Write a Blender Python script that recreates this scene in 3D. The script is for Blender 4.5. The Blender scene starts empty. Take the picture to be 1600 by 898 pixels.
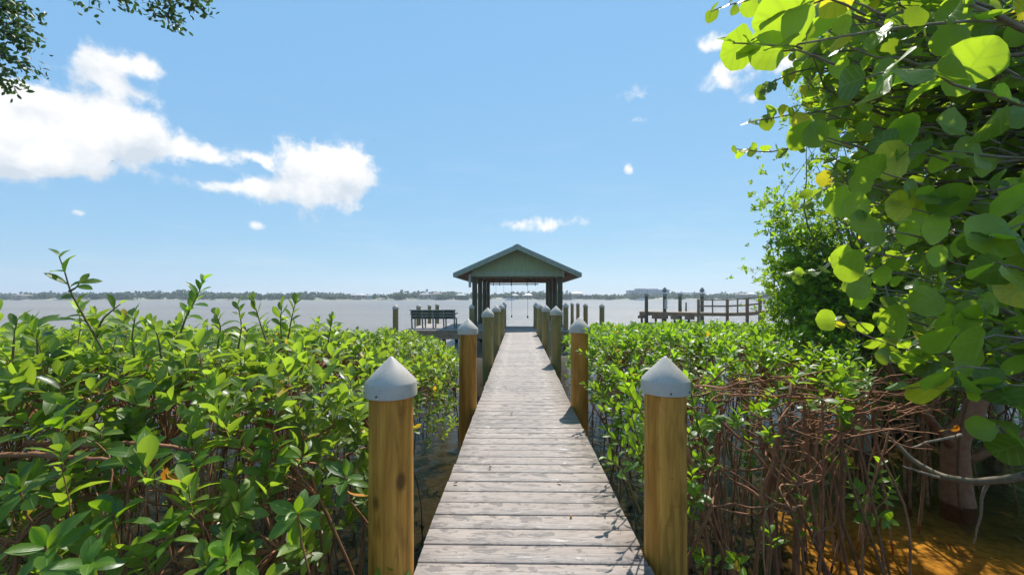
import bpy, bmesh, math, random
import numpy as np
from mathutils import Vector
R = math.radians
rng = np.random.default_rng(7)
random.seed(7)
S = bpy.context.scene
COL = S.collection
F = 640.0; H = 1.3; HY = 464.0; PSI = math.atan(11/640)
WZ = -0.85; BZ = -1.12                       # water level, bed level
AZ = R(17); EL = R(56)

def W(px, py, D):
    r = (px-800)/F*D; u = (HY-py)/F*D
    return np.array((r*math.cos(PSI)-D*math.sin(PSI), r*math.sin(PSI)+D*math.cos(PSI), H+u))

# ------------------------------------------------------------------ objects
def tag(o, label=None, cat=None, group=None, kind=None):
    if label: o['label'] = label
    if cat: o['category'] = cat
    if group: o['group'] = group
    if kind: o['kind'] = kind
    return o
def empty(name, loc, label, cat, group=None, kind=None):
    o = bpy.data.objects.new(name, None); COL.objects.link(o)
    o.location = loc; o.empty_display_size = .2
    return tag(o, label, cat, group, kind)
def copy_tree(o, parent=None):
    c = o.copy(); COL.objects.link(c)
    if parent: c.parent = parent
    for ch in list(o.children): copy_tree(ch, c)
    return c
def wloc(p):
    v = Vector((0,0,0))
    while p: v = v + p.location; p = p.parent
    return v
def link(name, me, mat, parent):
    o = bpy.data.objects.new(name, me); COL.objects.link(o)
    if mat: me.materials.append(mat)
    if parent:
        o.parent = parent
    return o

class QB:                                     # numpy quad collector
    def __init__(s): s.v=[]; s.f=[]; s.a=[]; s.n=0
    def add(s, v, f, a=None):
        v = np.asarray(v, float).reshape(-1,3); f = np.asarray(f, int).reshape(-1,4)
        if a is None: a = np.zeros((len(v),3))
        s.v.append(v); s.f.append(f+s.n); s.a.append(a); s.n += len(v)
    def tube(s, pts, rad, n=5):
        pts = np.asarray(pts, float); k = len(pts)
        rad = np.broadcast_to(np.asarray(rad, float), (k,)) if np.ndim(rad)==0 else np.interp(np.linspace(0,1,k), np.linspace(0,1,len(rad)), rad)
        t = np.gradient(pts, axis=0); t /= np.linalg.norm(t,axis=1,keepdims=True)+1e-9
        ref = np.array((.31,.17,.93)) if abs(t[:,2]).mean()<.8 else np.array((.95,.2,.1))
        a = np.cross(t, ref); a /= np.linalg.norm(a,axis=1,keepdims=True)+1e-9
        b = np.cross(t, a)
        th = np.arange(n)/n*2*math.pi
        v = pts[:,None]+rad[:,None,None]*(np.cos(th)[None,:,None]*a[:,None]+np.sin(th)[None,:,None]*b[:,None])
        i = np.arange(k-1)[:,None]; j = np.arange(n)[None]
        jn = (j+1)%n
        f = np.stack([i*n+j, i*n+jn, (i+1)*n+jn, (i+1)*n+j], -1).reshape(-1,4)
        at = np.zeros((k,n,3)); at[...,2] = rng.random(); at[...,1] = np.linspace(0,1,k)[:,None]
        s.add(v.reshape(-1,3), f, at.reshape(-1,3))
    def build(s, name, mat, parent=None, smooth=True):
        if not s.v: return None
        off = np.array(wloc(parent)) if parent else np.zeros(3)
        V = np.concatenate(s.v)-off; Fc = np.concatenate(s.f); A = np.concatenate(s.a)
        me = bpy.data.meshes.new(name)
        me.vertices.add(len(V)); me.vertices.foreach_set('co', V.astype(np.float32).ravel())
        me.loops.add(len(Fc)*4); me.loops.foreach_set('vertex_index', Fc.astype(np.int32).ravel())
        me.polygons.add(len(Fc)); me.polygons.foreach_set('loop_start', (np.arange(len(Fc))*4).astype(np.int32))
        me.polygons.foreach_set('loop_total', np.full(len(Fc),4,np.int32))
        me.update(calc_edges=True)
        at = me.attributes.new('luv','FLOAT_VECTOR','POINT'); at.data.foreach_set('vector', A.astype(np.float32).ravel())
        if smooth: me.polygons.foreach_set('use_smooth', np.ones(len(Fc),bool))
        me.validate()
        return link(name, me, mat, parent)

class MB:                                     # hard-surface collector
    def __init__(s): s.bm = bmesh.new()
    def box(s, x0,x1,y0,y1,z0,z1, bev=0.0):
        vs = [s.bm.verts.new(c) for c in ((x0,y0,z0),(x1,y0,z0),(x1,y1,z0),(x0,y1,z0),(x0,y0,z1),(x1,y0,z1),(x1,y1,z1),(x0,y1,z1))]
        fs = [s.bm.faces.new([vs[i] for i in q]) for q in ((3,2,1,0),(4,5,6,7),(0,1,5,4),(1,2,6,5),(2,3,7,6),(3,0,4,7))]
        if bev:
            es = list({e for f in fs for e in f.edges})
            bmesh.ops.bevel(s.bm, geom=es, offset=bev, segments=1, affect='EDGES')
        return s
    def beam(s, p, q, w, h, up=(0,0,1)):
        p = Vector(p); q = Vector(q); t = (q-p).normalized()
        a = t.cross(Vector(up)).normalized(); b = a.cross(t)
        vs = []
        for c in (p,q):
            for i,j in ((-1,-1),(1,-1),(1,1),(-1,1)):
                vs.append(s.bm.verts.new(c + a*(i*w/2) + b*(j*h/2)))
        for qd in ((3,2,1,0),(4,5,6,7),(0,1,5,4),(1,2,6,5),(2,3,7,6),(3,0,4,7)):
            s.bm.faces.new([vs[i] for i in qd])
        return s
    def poly(s, pts, off):                    # extruded polygon
        off = Vector(off)
        a = [s.bm.verts.new(p) for p in pts]; b = [s.bm.verts.new(Vector(p)+off) for p in pts]
        s.bm.faces.new(a); s.bm.faces.new(list(reversed(b)))
        n = len(a)
        for i in range(n): s.bm.faces.new([a[i], b[i], b[(i+1)%n], a[(i+1)%n]])
        return s
    def lathe(s, prof, c=(0,0,0), n=28, axis='Z'):
        rings = []
        for r, z in prof:
            ring = []
            for k in range(n):
                t = 2*math.pi*k/n
                if axis=='Z': co = (c[0]+r*math.cos(t), c[1]+r*math.sin(t), c[2]+z)
                elif axis=='Y': co = (c[0]+r*math.cos(t), c[1]+z, c[2]+r*math.sin(t))
                else: co = (c[0]+z, c[1]+r*math.cos(t), c[2]+r*math.sin(t))
                ring.append(s.bm.verts.new(co))
            rings.append(ring)
        for a,b in zip(rings, rings[1:]):
            for k in range(n): s.bm.faces.new([a[k],a[(k+1)%n],b[(k+1)%n],b[k]])
        s.bm.faces.new(list(reversed(rings[0]))); s.bm.faces.new(rings[-1])
        return s
    def build(s, name, mat, parent=None, smooth=False, ang=35):
        off = wloc(parent) if parent else Vector((0,0,0))
        bmesh.ops.recalc_face_normals(s.bm, faces=s.bm.faces)
        for v in s.bm.verts: v.co -= off
        me = bpy.data.meshes.new(name); s.bm.to_mesh(me); s.bm.free()
        if smooth:
            me.polygons.foreach_set('use_smooth', np.ones(len(me.polygons),bool))
            me.set_sharp_from_angle(angle=R(ang))
        return link(name, me, mat, parent)

# ------------------------------------------------------------------ node helpers
class NT:
    def __init__(s, nt): s.nt = nt; s.N = nt.nodes; s.L = nt.links; s.N.clear()
    def node(s, t, **kw):
        n = s.N.new(t)
        for k,v in kw.items(): setattr(n, k, v)
        return n
    def set(s, sock, v):
        if isinstance(v, bpy.types.NodeSocket): s.L.new(v, sock)
        elif v is not None: sock.default_value = v
    def m(s, op, a, b=None, c=None, clamp=False):
        n = s.node('ShaderNodeMath', operation=op); n.use_clamp = clamp
        s.set(n.inputs[0], a); s.set(n.inputs[1], b) if b is not None else None
        if c is not None: s.set(n.inputs[2], c)
        return n.outputs[0]
    def noise(s, vec, scale, detail=4, rough=.55, dist=0.0, out=0, dim='3D'):
        n = s.node('ShaderNodeTexNoise'); n.noise_dimensions = dim
        s.set(n.inputs['Vector'], vec); n.inputs['Scale'].default_value = scale
        n.inputs['Detail'].default_value = detail; n.inputs['Roughness'].default_value = rough
        n.inputs['Distortion'].default_value = dist
        return n.outputs[out]
    def mapr(s, v, a, b, c=0., d=1., smooth=False):
        n = s.node('ShaderNodeMapRange'); n.clamp = True
        if smooth: n.interpolation_type = 'SMOOTHSTEP'
        s.set(n.inputs[0], v)
        for i,x in enumerate((a,b,c,d)): n.inputs[i+1].default_value = x
        return n.outputs[0]
    def mix(s, f, a, b, mode='MIX'):
        n = s.node('ShaderNodeMix'); n.data_type = 'RGBA'; n.blend_type = mode
        s.set(n.inputs[0], f)
        for i,x in ((6,a),(7,b)):
            if isinstance(x, tuple) and len(x)==3: x = (*x,1)
            s.set(n.inputs[i], x)
        return n.outputs[2]
    def vmul(s, v, k):
        n = s.node('ShaderNodeVectorMath', operation='MULTIPLY'); s.set(n.inputs[0], v); s.set(n.inputs[1], k); return n.outputs[0]
    def vadd(s, v, k):
        n = s.node('ShaderNodeVectorMath', operation='ADD'); s.set(n.inputs[0], v); s.set(n.inputs[1], k); return n.outputs[0]
    def xyz(s, v):
        n = s.node('ShaderNodeSeparateXYZ'); s.set(n.inputs[0], v); return n.outputs
    def cxyz(s, x, y, z):
        n = s.node('ShaderNodeCombineXYZ')
        for i,q in enumerate((x,y,z)): s.set(n.inputs[i], q)
        return n.outputs[0]
    def obj(s): return s.node('ShaderNodeTexCoord').outputs['Object']
    def pos(s): return s.node('ShaderNodeNewGeometry').outputs['Position']
    def bump(s, h, strength, dist, nrm=None):
        n = s.node('ShaderNodeBump'); s.set(n.inputs['Height'], h)
        n.inputs['Strength'].default_value = strength; n.inputs['Distance'].default_value = dist
        if nrm is not None: s.set(n.inputs['Normal'], nrm)
        return n.outputs[0]
    def bsdf(s, col, rough, bump=None, spec=.5, metal=0.):
        p = s.node('ShaderNodeBsdfPrincipled')
        if isinstance(col, tuple): col = (*col,1)
        s.set(p.inputs['Base Color'], col); s.set(p.inputs['Roughness'], rough)
        p.inputs['Specular IOR Level'].default_value = spec; p.inputs['Metallic'].default_value = metal
        if bump is not None: s.L.new(bump, p.inputs['Normal'])
        return p.outputs[0]
    def out(s, sh):
        o = s.node('ShaderNodeOutputMaterial'); s.L.new(sh, o.inputs[0])
def material(name):
    m = bpy.data.materials.new(name); m.use_nodes = True
    return m, NT(m.node_tree)

def leaf_mat(name, dark, lite, yel, tr_col, trans=.45, rough=.36, vein=.0, yfrac=.03, spec=.5):
    m, t = material(name)
    a = t.node('ShaderNodeAttribute', attribute_name='luv'); x = t.xyz(a.outputs['Vector'])
    u, v, r = x[0], x[1], x[2]
    c = t.mix(t.mapr(r, 0, 1-yfrac*1.5), dark, lite)
    isy = t.mapr(r, 1-yfrac, 1-yfrac*.6)
    c = t.mix(isy, c, yel)
    au = t.m('ABSOLUTE', u)
    mid = t.mapr(au, .0, .085, 1, 0)
    if vein:
        ph = t.m('MULTIPLY', t.m('SUBTRACT', v, t.m('MULTIPLY', t.m('POWER', au, .8), .34)), 13.)
        vn = t.m('POWER', t.m('ABSOLUTE', t.m('COSINE', ph)), 16.)
        vn = t.m('MULTIPLY', vn, vein)
        mid = t.m('MAXIMUM', mid, vn)
    blot = t.mapr(t.noise(t.pos(), 26, 3), .35, .7, .82, 1.12)
    c = t.mix(t.m('MULTIPLY', mid, .6), c, tuple(min(1,q*1.9+.08) for q in lite))
    c = t.mix(1., c, blot, 'MULTIPLY')
    back = t.node('ShaderNodeNewGeometry').outputs['Backfacing']
    c = t.mix(t.m('MULTIPLY', back, .45), c, tuple(q*1.25+.03 for q in lite))
    if vein:
        sp = t.mapr(t.noise(t.pos(), 60, 2), .66, .70)
        c = t.mix(t.m('MULTIPLY', sp, t.mapr(r, .3, .9, .1, .8)), c, (.10,.07,.03))
    bp = t.bump(t.m('ADD', mid, t.noise(t.pos(), 40, 2)), .35, .003)
    p = t.bsdf(c, t.mapr(t.noise(t.pos(), 9, 2), .3, .7, rough-.07, rough+.12), bp, spec)
    tl = t.node('ShaderNodeBsdfTranslucent')
    tc = t.mix(t.mapr(r, .1, .95), tuple(q*.42 for q in tr_col), tr_col)
    tc = t.mix(isy, tc, (min(1,yel[0]*1.6), min(1,yel[1]*1.4), yel[2]))
    tc = t.mix(t.m('MULTIPLY', mid, .35), tc, tuple(q*.35 for q in tr_col))
    t.set(tl.inputs[0], tc)
    mx = t.node('ShaderNodeMixShader'); mx.inputs[0].default_value = trans
    t.L.new(p, mx.inputs[1]); t.L.new(tl.outputs[0], mx.inputs[2])
    t.out(mx.outputs[0]); return m

def bark_mat(name, a, b, scale=18, rough=.75):
    m, t = material(name)
    at = t.node('ShaderNodeAttribute', attribute_name='luv'); r = t.xyz(at.outputs['Vector'])[2]
    n = t.noise(t.pos(), scale, 5, .65)
    c = t.mix(t.mapr(n, .3, .7), a, b)
    c = t.mix(t.m('MULTIPLY', r, .55), c, tuple(q*.45 for q in a))
    t.out(t.bsdf(c, rough, t.bump(n, .5, .006), .3)); return m

def wood_mat(name, a, b, green=None, grain=(14,14,1.1), gscale=1.0, rough=.6, knots=True, rnd=True):
    m, t = material(name)
    o = t.obj()
    info = t.node('ShaderNodeObjectInfo').outputs['Random']
    ov = t.vadd(o, t.cxyz(t.m('MULTIPLY', info, 31.), t.m('MULTIPLY', info, 17.), t.m('MULTIPLY', info, 7.)))
    g = t.noise(t.vmul(ov, tuple(q*gscale for q in grain)), 1., 6, .62, .6)
    fine = t.noise(t.vmul(ov, tuple(q*5*gscale for q in grain)), 1., 3, .6)
    c = t.mix(t.mapr(g, .32, .68), a, b)
    c = t.mix(t.mapr(fine, .35, .75, 0, .35), c, tuple(q*.45 for q in a))
    big = t.noise(t.vmul(ov, (3,3,1.3)), 1., 3)
    c = t.mix(t.mapr(big, .45, .75, 0, .6), c, tuple(q*.6 for q in a))
    if knots:
        fl = t.noise(t.vmul(ov, (16,16,2.6)), 1., 4, .55, 1.2)
        c = t.mix(t.mapr(fl, .50, .66, 0, .55), c, tuple(q*.42 for q in a))
        ck = t.noise(t.vmul(ov, (5,5,60)), 1., 3, .6, 2.)
        c = t.mix(t.m('MULTIPLY', t.mapr(ck, .70, .73), t.mapr(fl, .45, .5)), c, (.05,.02,.01))
    if green:
        c = t.mix(t.mapr(t.noise(t.vmul(ov,(5,5,.9)),1.,3), .42, .66, .1, .7), c, green)
        z = t.xyz(t.pos())[2]
        c = t.mix(t.mapr(z, -.75, -.1, .85, 0, True), c, tuple(q*.3 for q in green))
    if knots:
        vo = t.node('ShaderNodeTexVoronoi'); t.set(vo.inputs['Vector'], t.vmul(ov, (7,7,4.2)))
        vo.inputs['Scale'].default_value = 1.; vo.inputs['Randomness'].default_value = 1.
        sel = t.mapr(t.xyz(vo.outputs['Color'])[0], .80, .82)
        k = t.m('MULTIPLY', t.mapr(vo.outputs['Distance'], .10, .24, 1, 0, True), sel)
        c = t.mix(t.m('MULTIPLY', k, .8), c, tuple(q*.22 for q in a))
    z2 = t.m('ADD', g, t.m('MULTIPLY', fine, .5))
    t.out(t.bsdf(c, rough, t.bump(z2, .5, .006), .35)); return m

M = {}
M['leaf_mangrove'] = leaf_mat('mangrove_leaf', (.022,.085,.010), (.16,.29,.028), (.45,.33,.03), (.50,.82,.02), .50, .38, yfrac=.012)
M['leaf_mangrove_warm'] = leaf_mat('mangrove_leaf_warm', (.020,.070,.010), (.24,.34,.050), (.50,.36,.03), (.54,.76,.04), .48, .40, yfrac=.02)
M['leaf_grape'] = leaf_mat('sea_grape_leaf', (.018,.070,.016), (.11,.21,.035), (.50,.50,.03), (.60,.85,.03), .53, .36, vein=.75, yfrac=.04)
M['leaf_small'] = leaf_mat('small_tree_leaf', (.024,.080,.012), (.16,.28,.025), (.3,.25,.03), (.56,.84,.02), .55, .42, yfrac=.01)
M['leaf_oak'] = leaf_mat('oak_leaf', (.018,.045,.012), (.05,.09,.015), (.2,.2,.03), (.12,.24,.02), .3, .45, yfrac=.01)
M['leaf_far'] = leaf_mat('far_leaf', (.030,.050,.022), (.075,.10,.035), (.15,.12,.05), (.10,.16,.03), .2, .7, yfrac=.03, spec=.1)
M['leaf_dead'] = leaf_mat('dead_leaf', (.45,.12,.02), (.6,.28,.03), (.6,.3,.03), (.8,.30,.02), .45, .5, yfrac=.02)
M['bark_red'] = bark_mat('mangrove_bark', (.27,.10,.045), (.46,.22,.11))
M['bark_root'] = bark_mat('prop_root_bark', (.16,.068,.030), (.36,.175,.075))
M['bark_grey'] = bark_mat('grey_bark', (.22,.17,.11), (.40,.33,.24), 26)
M['twig_green'] = bark_mat('green_twig', (.12,.10,.03), (.22,.20,.06))
M['pile'] = wood_mat('treated_pine', (.37,.145,.013), (.77,.375,.062))
M['pile_far'] = wood_mat('weathered_green_pine', (.34,.21,.06), (.46,.31,.11), green=(.10,.13,.04))
M['post_dark'] = wood_mat('dark_wet_piling', (.07,.06,.035), (.13,.12,.06), green=(.05,.07,.03), knots=False)
M['old_wood'] = wood_mat('grey_old_timber', (.20,.14,.085), (.33,.24,.15), grain=(2,14,14), knots=False)
M['dark_wood'] = wood_mat('brown_timber', (.20,.12,.065), (.30,.19,.10), grain=(2,12,12), knots=False)  # plain brown framing timber

def simple(name, col, rough=.5, var=.12, scale=6, metal=0., spec=.5, bump=.15):
    m, t = material(name)
    n = t.noise(t.obj(), scale, 5, .6)
    c = t.mix(t.mapr(n, .3, .7), tuple(q*(1-var) for q in col), tuple(min(1,q*(1+var)) for q in col))
    t.out(t.bsdf(c, rough, t.bump(n, bump, .004), spec, metal)); return m
M['bench'] = simple('dark_green_bench', (.035,.06,.045), .5)
M['bench_frame'] = simple('grey_bench_frame', (.16,.18,.15), .5)
M['trim'] = simple('sage_green_trim', (.29,.35,.23), .55)
M['fascia'] = simple('grey_green_fascia', (.27,.31,.27), .45)
M['metal_roof'] = simple('grey_metal_roof', (.13,.17,.17), .35, metal=.3)
M['steel'] = simple('galvanised_steel', (.20,.20,.19), .4, metal=.6)
M['white_box'] = simple('pale_painted_box', (.40,.43,.40), .5)
M['rope'] = simple('black_cable', (.03,.03,.03), .6)
M['screw'] = simple('rusty_screw', (.10,.05,.03), .6)
M['sand_shore'] = simple('pale_shore_sand', (.25,.24,.17), .9, .3, .05)
M['roof_white'] = simple('pale_metal_roof', (.42,.42,.41), .5)
M['roof_brown'] = simple('brown_shingle_roof', (.20,.16,.13), .8)
M['roof_grey'] = simple('grey_shingle_roof', (.24,.25,.27), .8)
M['wall_cream'] = simple('cream_stucco', (.45,.40,.32), .8)
M['wall_pale'] = simple('pale_stucco', (.50,.50,.48), .8)
M['wall_tan'] = simple('tan_stucco', (.34,.26,.18), .8)
M['wall_blue'] = simple('blue_grey_cladding', (.20,.26,.34), .8)
M['glass'] = simple('dark_window_glass', (.05,.06,.07), .15)
M['boat'] = simple('white_boat_hull', (.6,.62,.62), .35)
M['bird'] = simple('dark_bird', (.05,.05,.05), .8)
def gable_mat():
    m, t = material('sage_grooved_siding')
    x = t.xyz(t.obj())[0]
    fr = t.m('FRACT', t.m('MULTIPLY', x, 1/.1))
    gr = t.mapr(fr, .0, .09, 1, 0)
    n = t.noise(t.vmul(t.obj(), (9,1,.8)), 1., 4)
    c = t.mix(t.mapr(n, .3, .7), (.28,.35,.17), (.35,.42,.22))
    c = t.mix(t.m('MULTIPLY', gr, .7), c, (.05,.07,.03))
    t.out(t.bsdf(c, .6, t.bump(t.m('SUBTRACT', 1., gr), .6, .006), .3)); return m
M['gable'] = gable_mat()
def cap_mat():
    m, t = material('white_plastic_cap')
    o = t.obj(); n = t.noise(o, 9, 5, .65); z = t.xyz(o)[2]
    c = t.mix(t.mapr(n, .45, .72, 0, .6), (.50,.44,.37), (.35,.30,.24))
    sp = t.mapr(t.noise(o, 75, 2), .70, .74)
    c = t.mix(t.m('MULTIPLY', sp, .6), c, (.85,.85,.83))
    c = t.mix(t.mapr(t.noise(o, 50, 3), .66, .70, 0, .5), c, (.25,.22,.17))
    t.out(t.bsdf(c, t.mapr(n, .3, .7, .35, .55), t.bump(t.noise(o, 60, 3), .12, .004), .45)); return m
M['cap'] = cap_mat()
def deck_mat(name, base_a, base_b, patch=1.0, wetr=.42):
    m, t = material(name)
    at = t.node('ShaderNodeAttribute', attribute_name='luv'); r = t.xyz(at.outputs['Vector'])[2]
    o = t.vadd(t.pos(), t.cxyz(t.m('MULTIPLY', r, 53.), t.m('MULTIPLY', r, 3.3), 0.))
    gr = t.noise(t.vmul(o, (2.2, 38, 38)), 1., 5, .6, 1.6)
    gl = t.mapr(t.m('ABSOLUTE', t.m('SUBTRACT', t.m('FRACT', t.m('MULTIPLY', gr, 5.)), .5)), .0, .16, 1, 0)
    fine = t.noise(t.vmul(o, (9, 190, 190)), 1., 3, .7)
    c = t.mix(t.mapr(fine, .3, .7), base_a, base_b)
    c = t.mix(t.m('MULTIPLY', gl, .5), c, tuple(q*.45 for q in base_a))
    c = t.mix(t.mapr(r, 0, 1, 0, .28), c, tuple(q*.70 for q in base_a))
    d = t.noise(t.pos(), 1.1, 3); 
    c = t.mix(t.mapr(d, .5, .75, 0, .45), c, tuple(q*.62 for q in base_a))
    wn = t.noise(t.vmul(o, (11, 22, 22)), 1., 6, .6, .5)
    patchy = t.mapr(t.noise(t.pos(), 1.6, 2), .35, .65, .07, -.03)
    yy = t.xyz(t.pos())[1]
    wet = t.mapr(t.m('ADD', wn, t.m('MULTIPLY', patchy, -1.)), .515, .528)
    wet = t.m('MULTIPLY', wet, patch)
    edge = t.m('MULTIPLY', t.mapr(wn, .50, .56), 0.)
    c = t.mix(t.m('MULTIPLY', wet, .68), c, (.150,.128,.115))
    # dirt, leaf tannin spots
    sp = t.m('MULTIPLY', t.mapr(t.noise(t.pos(), 9, 2), .72, .76), .5)
    c = t.mix(sp, c, (.20,.12,.06))
    rough = t.mapr(wet, 0, 1, .62, wetr)
    hgt = t.m('ADD', t.m('MULTIPLY', fine, .5), t.m('MULTIPLY', gl, -.6))
    t.out(t.bsdf(c, rough, t.bump(hgt, .45, .003), .35)); return m
M['deck'] = deck_mat('grey_composite_decking', (.30,.245,.210), (.40,.335,.290))
M['deck_far'] = deck_mat('weathered_decking', (.29,.25,.22), (.36,.315,.28), .6)
def bed_mat():
    m, t = material('sandy_bed_painted_shade')
    p = t.pos(); n = t.noise(p, 1.3, 6, .6); f = t.noise(p, 14, 4, .6)
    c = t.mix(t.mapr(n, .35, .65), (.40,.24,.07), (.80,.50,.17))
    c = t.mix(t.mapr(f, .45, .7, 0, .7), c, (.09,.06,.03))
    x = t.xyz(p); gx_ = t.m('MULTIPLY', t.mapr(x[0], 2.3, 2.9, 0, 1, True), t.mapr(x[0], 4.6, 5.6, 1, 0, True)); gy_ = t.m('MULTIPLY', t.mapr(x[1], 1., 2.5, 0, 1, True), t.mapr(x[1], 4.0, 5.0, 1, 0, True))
    c = t.mix(t.m('MULTIPLY', t.m('MULTIPLY', gx_, gy_), t.mapr(n, .35, .5, .5, 1)), (.018,.016,.012), c)  # sand kept bright in the sunlit patch, shade elsewhere put into the colour
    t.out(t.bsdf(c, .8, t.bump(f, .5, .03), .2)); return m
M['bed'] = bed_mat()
def water_mat():
    m, t = material('bay_water')
    p = t.pos(); x = t.xyz(p)
    # open-water ripples fade into calm water between the shrubs
    far = t.mapr(x[1], 8., 22., 0, 1, True)
    w1 = t.noise(t.vmul(p, (.9,1.6,1)), 1., 4, .6)
    w2 = t.noise(t.vmul(p, (4.,7.5,1)), 1., 4, .6)
    h = t.m('ADD', t.m('MULTIPLY', w1, .8), t.m('MULTIPLY', w2, .28))
    bfar = t.bump(h, 1., .28)
    near = t.m('ADD', t.noise(p, 5, 3, .55, .3), t.m('MULTIPLY', t.noise(p, 26, 3), .25))
    bnear = t.bump(near, .8, .022)
    nm = t.node('ShaderNodeMix'); nm.data_type = 'VECTOR'
    t.set(nm.inputs[0], far); t.set(nm.inputs[4], bnear); t.set(nm.inputs[5], bfar)
    N = nm.outputs[1]
    streak = t.noise(t.vmul(p, (.012,.06,1)), 1., 4, .6)
    deepc = t.mix(t.mapr(streak, .35, .65), (.175,.142,.112), (.228,.188,.150))
    deep = t.bsdf(deepc, .30, N, .32)
    g = t.node('ShaderNodeBsdfGlossy'); g.inputs['Roughness'].default_value = .04; t.L.new(N, g.inputs['Normal'])
    g.inputs['Color'].default_value = (.9,.9,.9,1)
    tr = t.node('ShaderNodeBsdfTransparent'); tr.inputs[0].default_value = (.80,.66,.40,1)
    fr = t.node('ShaderNodeFresnel'); fr.inputs[0].default_value = 1.33; t.L.new(N, fr.inputs['Normal'])
    sh = t.node('ShaderNodeMixShader'); t.L.new(fr.outputs[0], sh.inputs[0]); t.L.new(tr.outputs[0], sh.inputs[1]); t.L.new(g.outputs[0], sh.inputs[2])
    mx = t.node('ShaderNodeMixShader'); t.L.new(far, mx.inputs[0]); t.L.new(sh.outputs[0], mx.inputs[1]); t.L.new(deep, mx.inputs[2])
    t.out(mx.outputs[0]); return m
M['water'] = water_mat()

# ------------------------------------------------------------------ leaves
def template(rows, hw, cols):
    V = []; U = []; Fq = []
    for v, w in zip(rows, hw):
        for c in cols: V.append((c*w, v, abs(c)*w)); U.append((c, v))
    nc = len(cols)
    for i in range(len(rows)-1):
        for j in range(nc-1):
            a = i*nc+j; Fq.append((a, a+1, a+nc+1, a+nc))
    return np.array(V), np.array(U), np.array(Fq)
T_NEAR = template((0,.2,.42,.66,.86,1.), (.02,.125,.215,.23,.15,.008), (-1,0,1))
T_FAR = template((0,.35,.75,1.), (.03,.20,.20,.01), (-1,0,1))
T_BLOB = template((0,.5,1.), (.12,.34,.10), (-1,1))
rows = np.array((0,.06,.2,.4,.6,.8,.93,1.)); ang = np.arccos(np.clip(1-2*rows,-1,1))
T_GRAPE = template(rows, np.maximum(.56*np.sin(ang), .06), (-1,-.5,0,.5,1))
_tv = T_GRAPE[0]; _tv[:5,1] = (-.035,-.03,.0,-.03,-.035); _tv[:5,0] = (-.2,-.1,0,.1,.2)

def unit(a): return a/(np.linalg.norm(a,axis=-1,keepdims=True)+1e-9)
def leaves(qb, T, base, d, n, L, wr=1.0, fold=.35, curl=.25, rnd=None, wav=0.):
    Vt, U, Fq = T; N = len(base)
    if N == 0: return
    d = unit(d); s = unit(np.cross(d, n)); n = np.cross(s, d)
    L = np.broadcast_to(L, (N,)); wr = np.broadcast_to(wr, (N,))
    fo = fold*(.5+rng.random(N)); cu = curl*rng.normal(1.,.8,N)
    X = Vt[None,:,0]*wr[:,None]; Y = Vt[None,:,1]; Z = fo[:,None]*Vt[None,:,2] - cu[:,None]*Y**2
    if wav:
        ph = rng.random((N,1))*6.28
        Z = Z + wav*np.sin(7*Y+ph+3*X)*(np.abs(X)+.1)
        X = X*(1+.06*np.sin(9*Y+ph*2))
    P = base[:,None]+L[:,None,None]*(X[...,None]*s[:,None]+Y[...,None]*d[:,None]+Z[...,None]*n[:,None])
    if rnd is None: rnd = rng.random(N)
    A = np.concatenate([np.broadcast_to(U[None],(N,len(U),2)), np.broadcast_to(rnd[:,None,None],(N,len(U),1))],-1)
    Fa = (Fq[None]+np.arange(N)[:,None,None]*len(Vt)).reshape(-1,4)
    qb.add(P.reshape(-1,3), Fa, A.reshape(-1,3))
def clusters(qb, T, tip, axis, L, nn=4, gap=.28, wr=1., spread=(24,66), rb=None):
    """shoots: nn pairs of leaves below each tip, opening wider further down"""
    C = len(tip)
    if C == 0: return
    axis = unit(axis)
    ref = unit(np.cross(axis, unit(rng.normal(size=(C,3))))); ref2 = np.cross(axis, ref)
    L = np.broadcast_to(L, (C,))
    crnd = rng.random(C) if rb is None else rb
    for k in range(nn):
        for sgn in (0, math.pi):
            th = sgn + k*math.pi/2 + rng.normal(0,.25,C)
            rad = np.cos(th)[:,None]*ref+np.sin(th)[:,None]*ref2
            inc = np.radians(np.interp(k/(max(1,nn-1)), (0,1), spread)+rng.normal(0,10,C))
            d = np.cos(inc)[:,None]*axis+np.sin(inc)[:,None]*rad
            n = axis - (axis*d).sum(-1,keepdims=True)*d
            b = tip - axis*(gap*k*L[:,None]*(.8+.4*rng.random((C,1))))
            keep = rng.random(C) < (.96 if k else .85)
            l = L*(.75 if k == 0 else 1.)*(.75+.4*rng.random(C))
            r = np.clip(crnd*.55+rng.random(C)*.45 + (.08 if k==0 else -.04), 0, 1)
            r = np.where(rng.random(C)<.992, np.minimum(r,.985), 1.)
            leaves(qb, T, b[keep], d[keep], n[keep]+.15*rng.normal(size=(keep.sum(),3)), l[keep], wr, rnd=r[keep])

def bent(p, q, k=5, amp=.08, sag=0.):
    p = np.asarray(p,float); q = np.asarray(q,float); t = np.linspace(0,1,k)[:,None]
    L = np.linalg.norm(q-p)
    pts = p*(1-t)+q*t
    w = np.sin(math.pi*t)
    o = rng.normal(size=3)*amp*L; o2 = rng.normal(size=(k,3))*amp*.35*L
    pts = pts + w*o + np.where((t>0)&(t<1), 1, 0)*o2
    pts[:,2] -= (w[:,0])*sag*L
    if k >= 4:
        u = np.linspace(0,k-1,2*k-1); f = np.stack([np.interp(u,range(k),pts[:,i]) for i in range(3)],-1)
        for _ in range(2): f[1:-1] = (f[:-2]+f[2:]+2*f[1:-1])/4
        pts = f
    return pts

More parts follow.
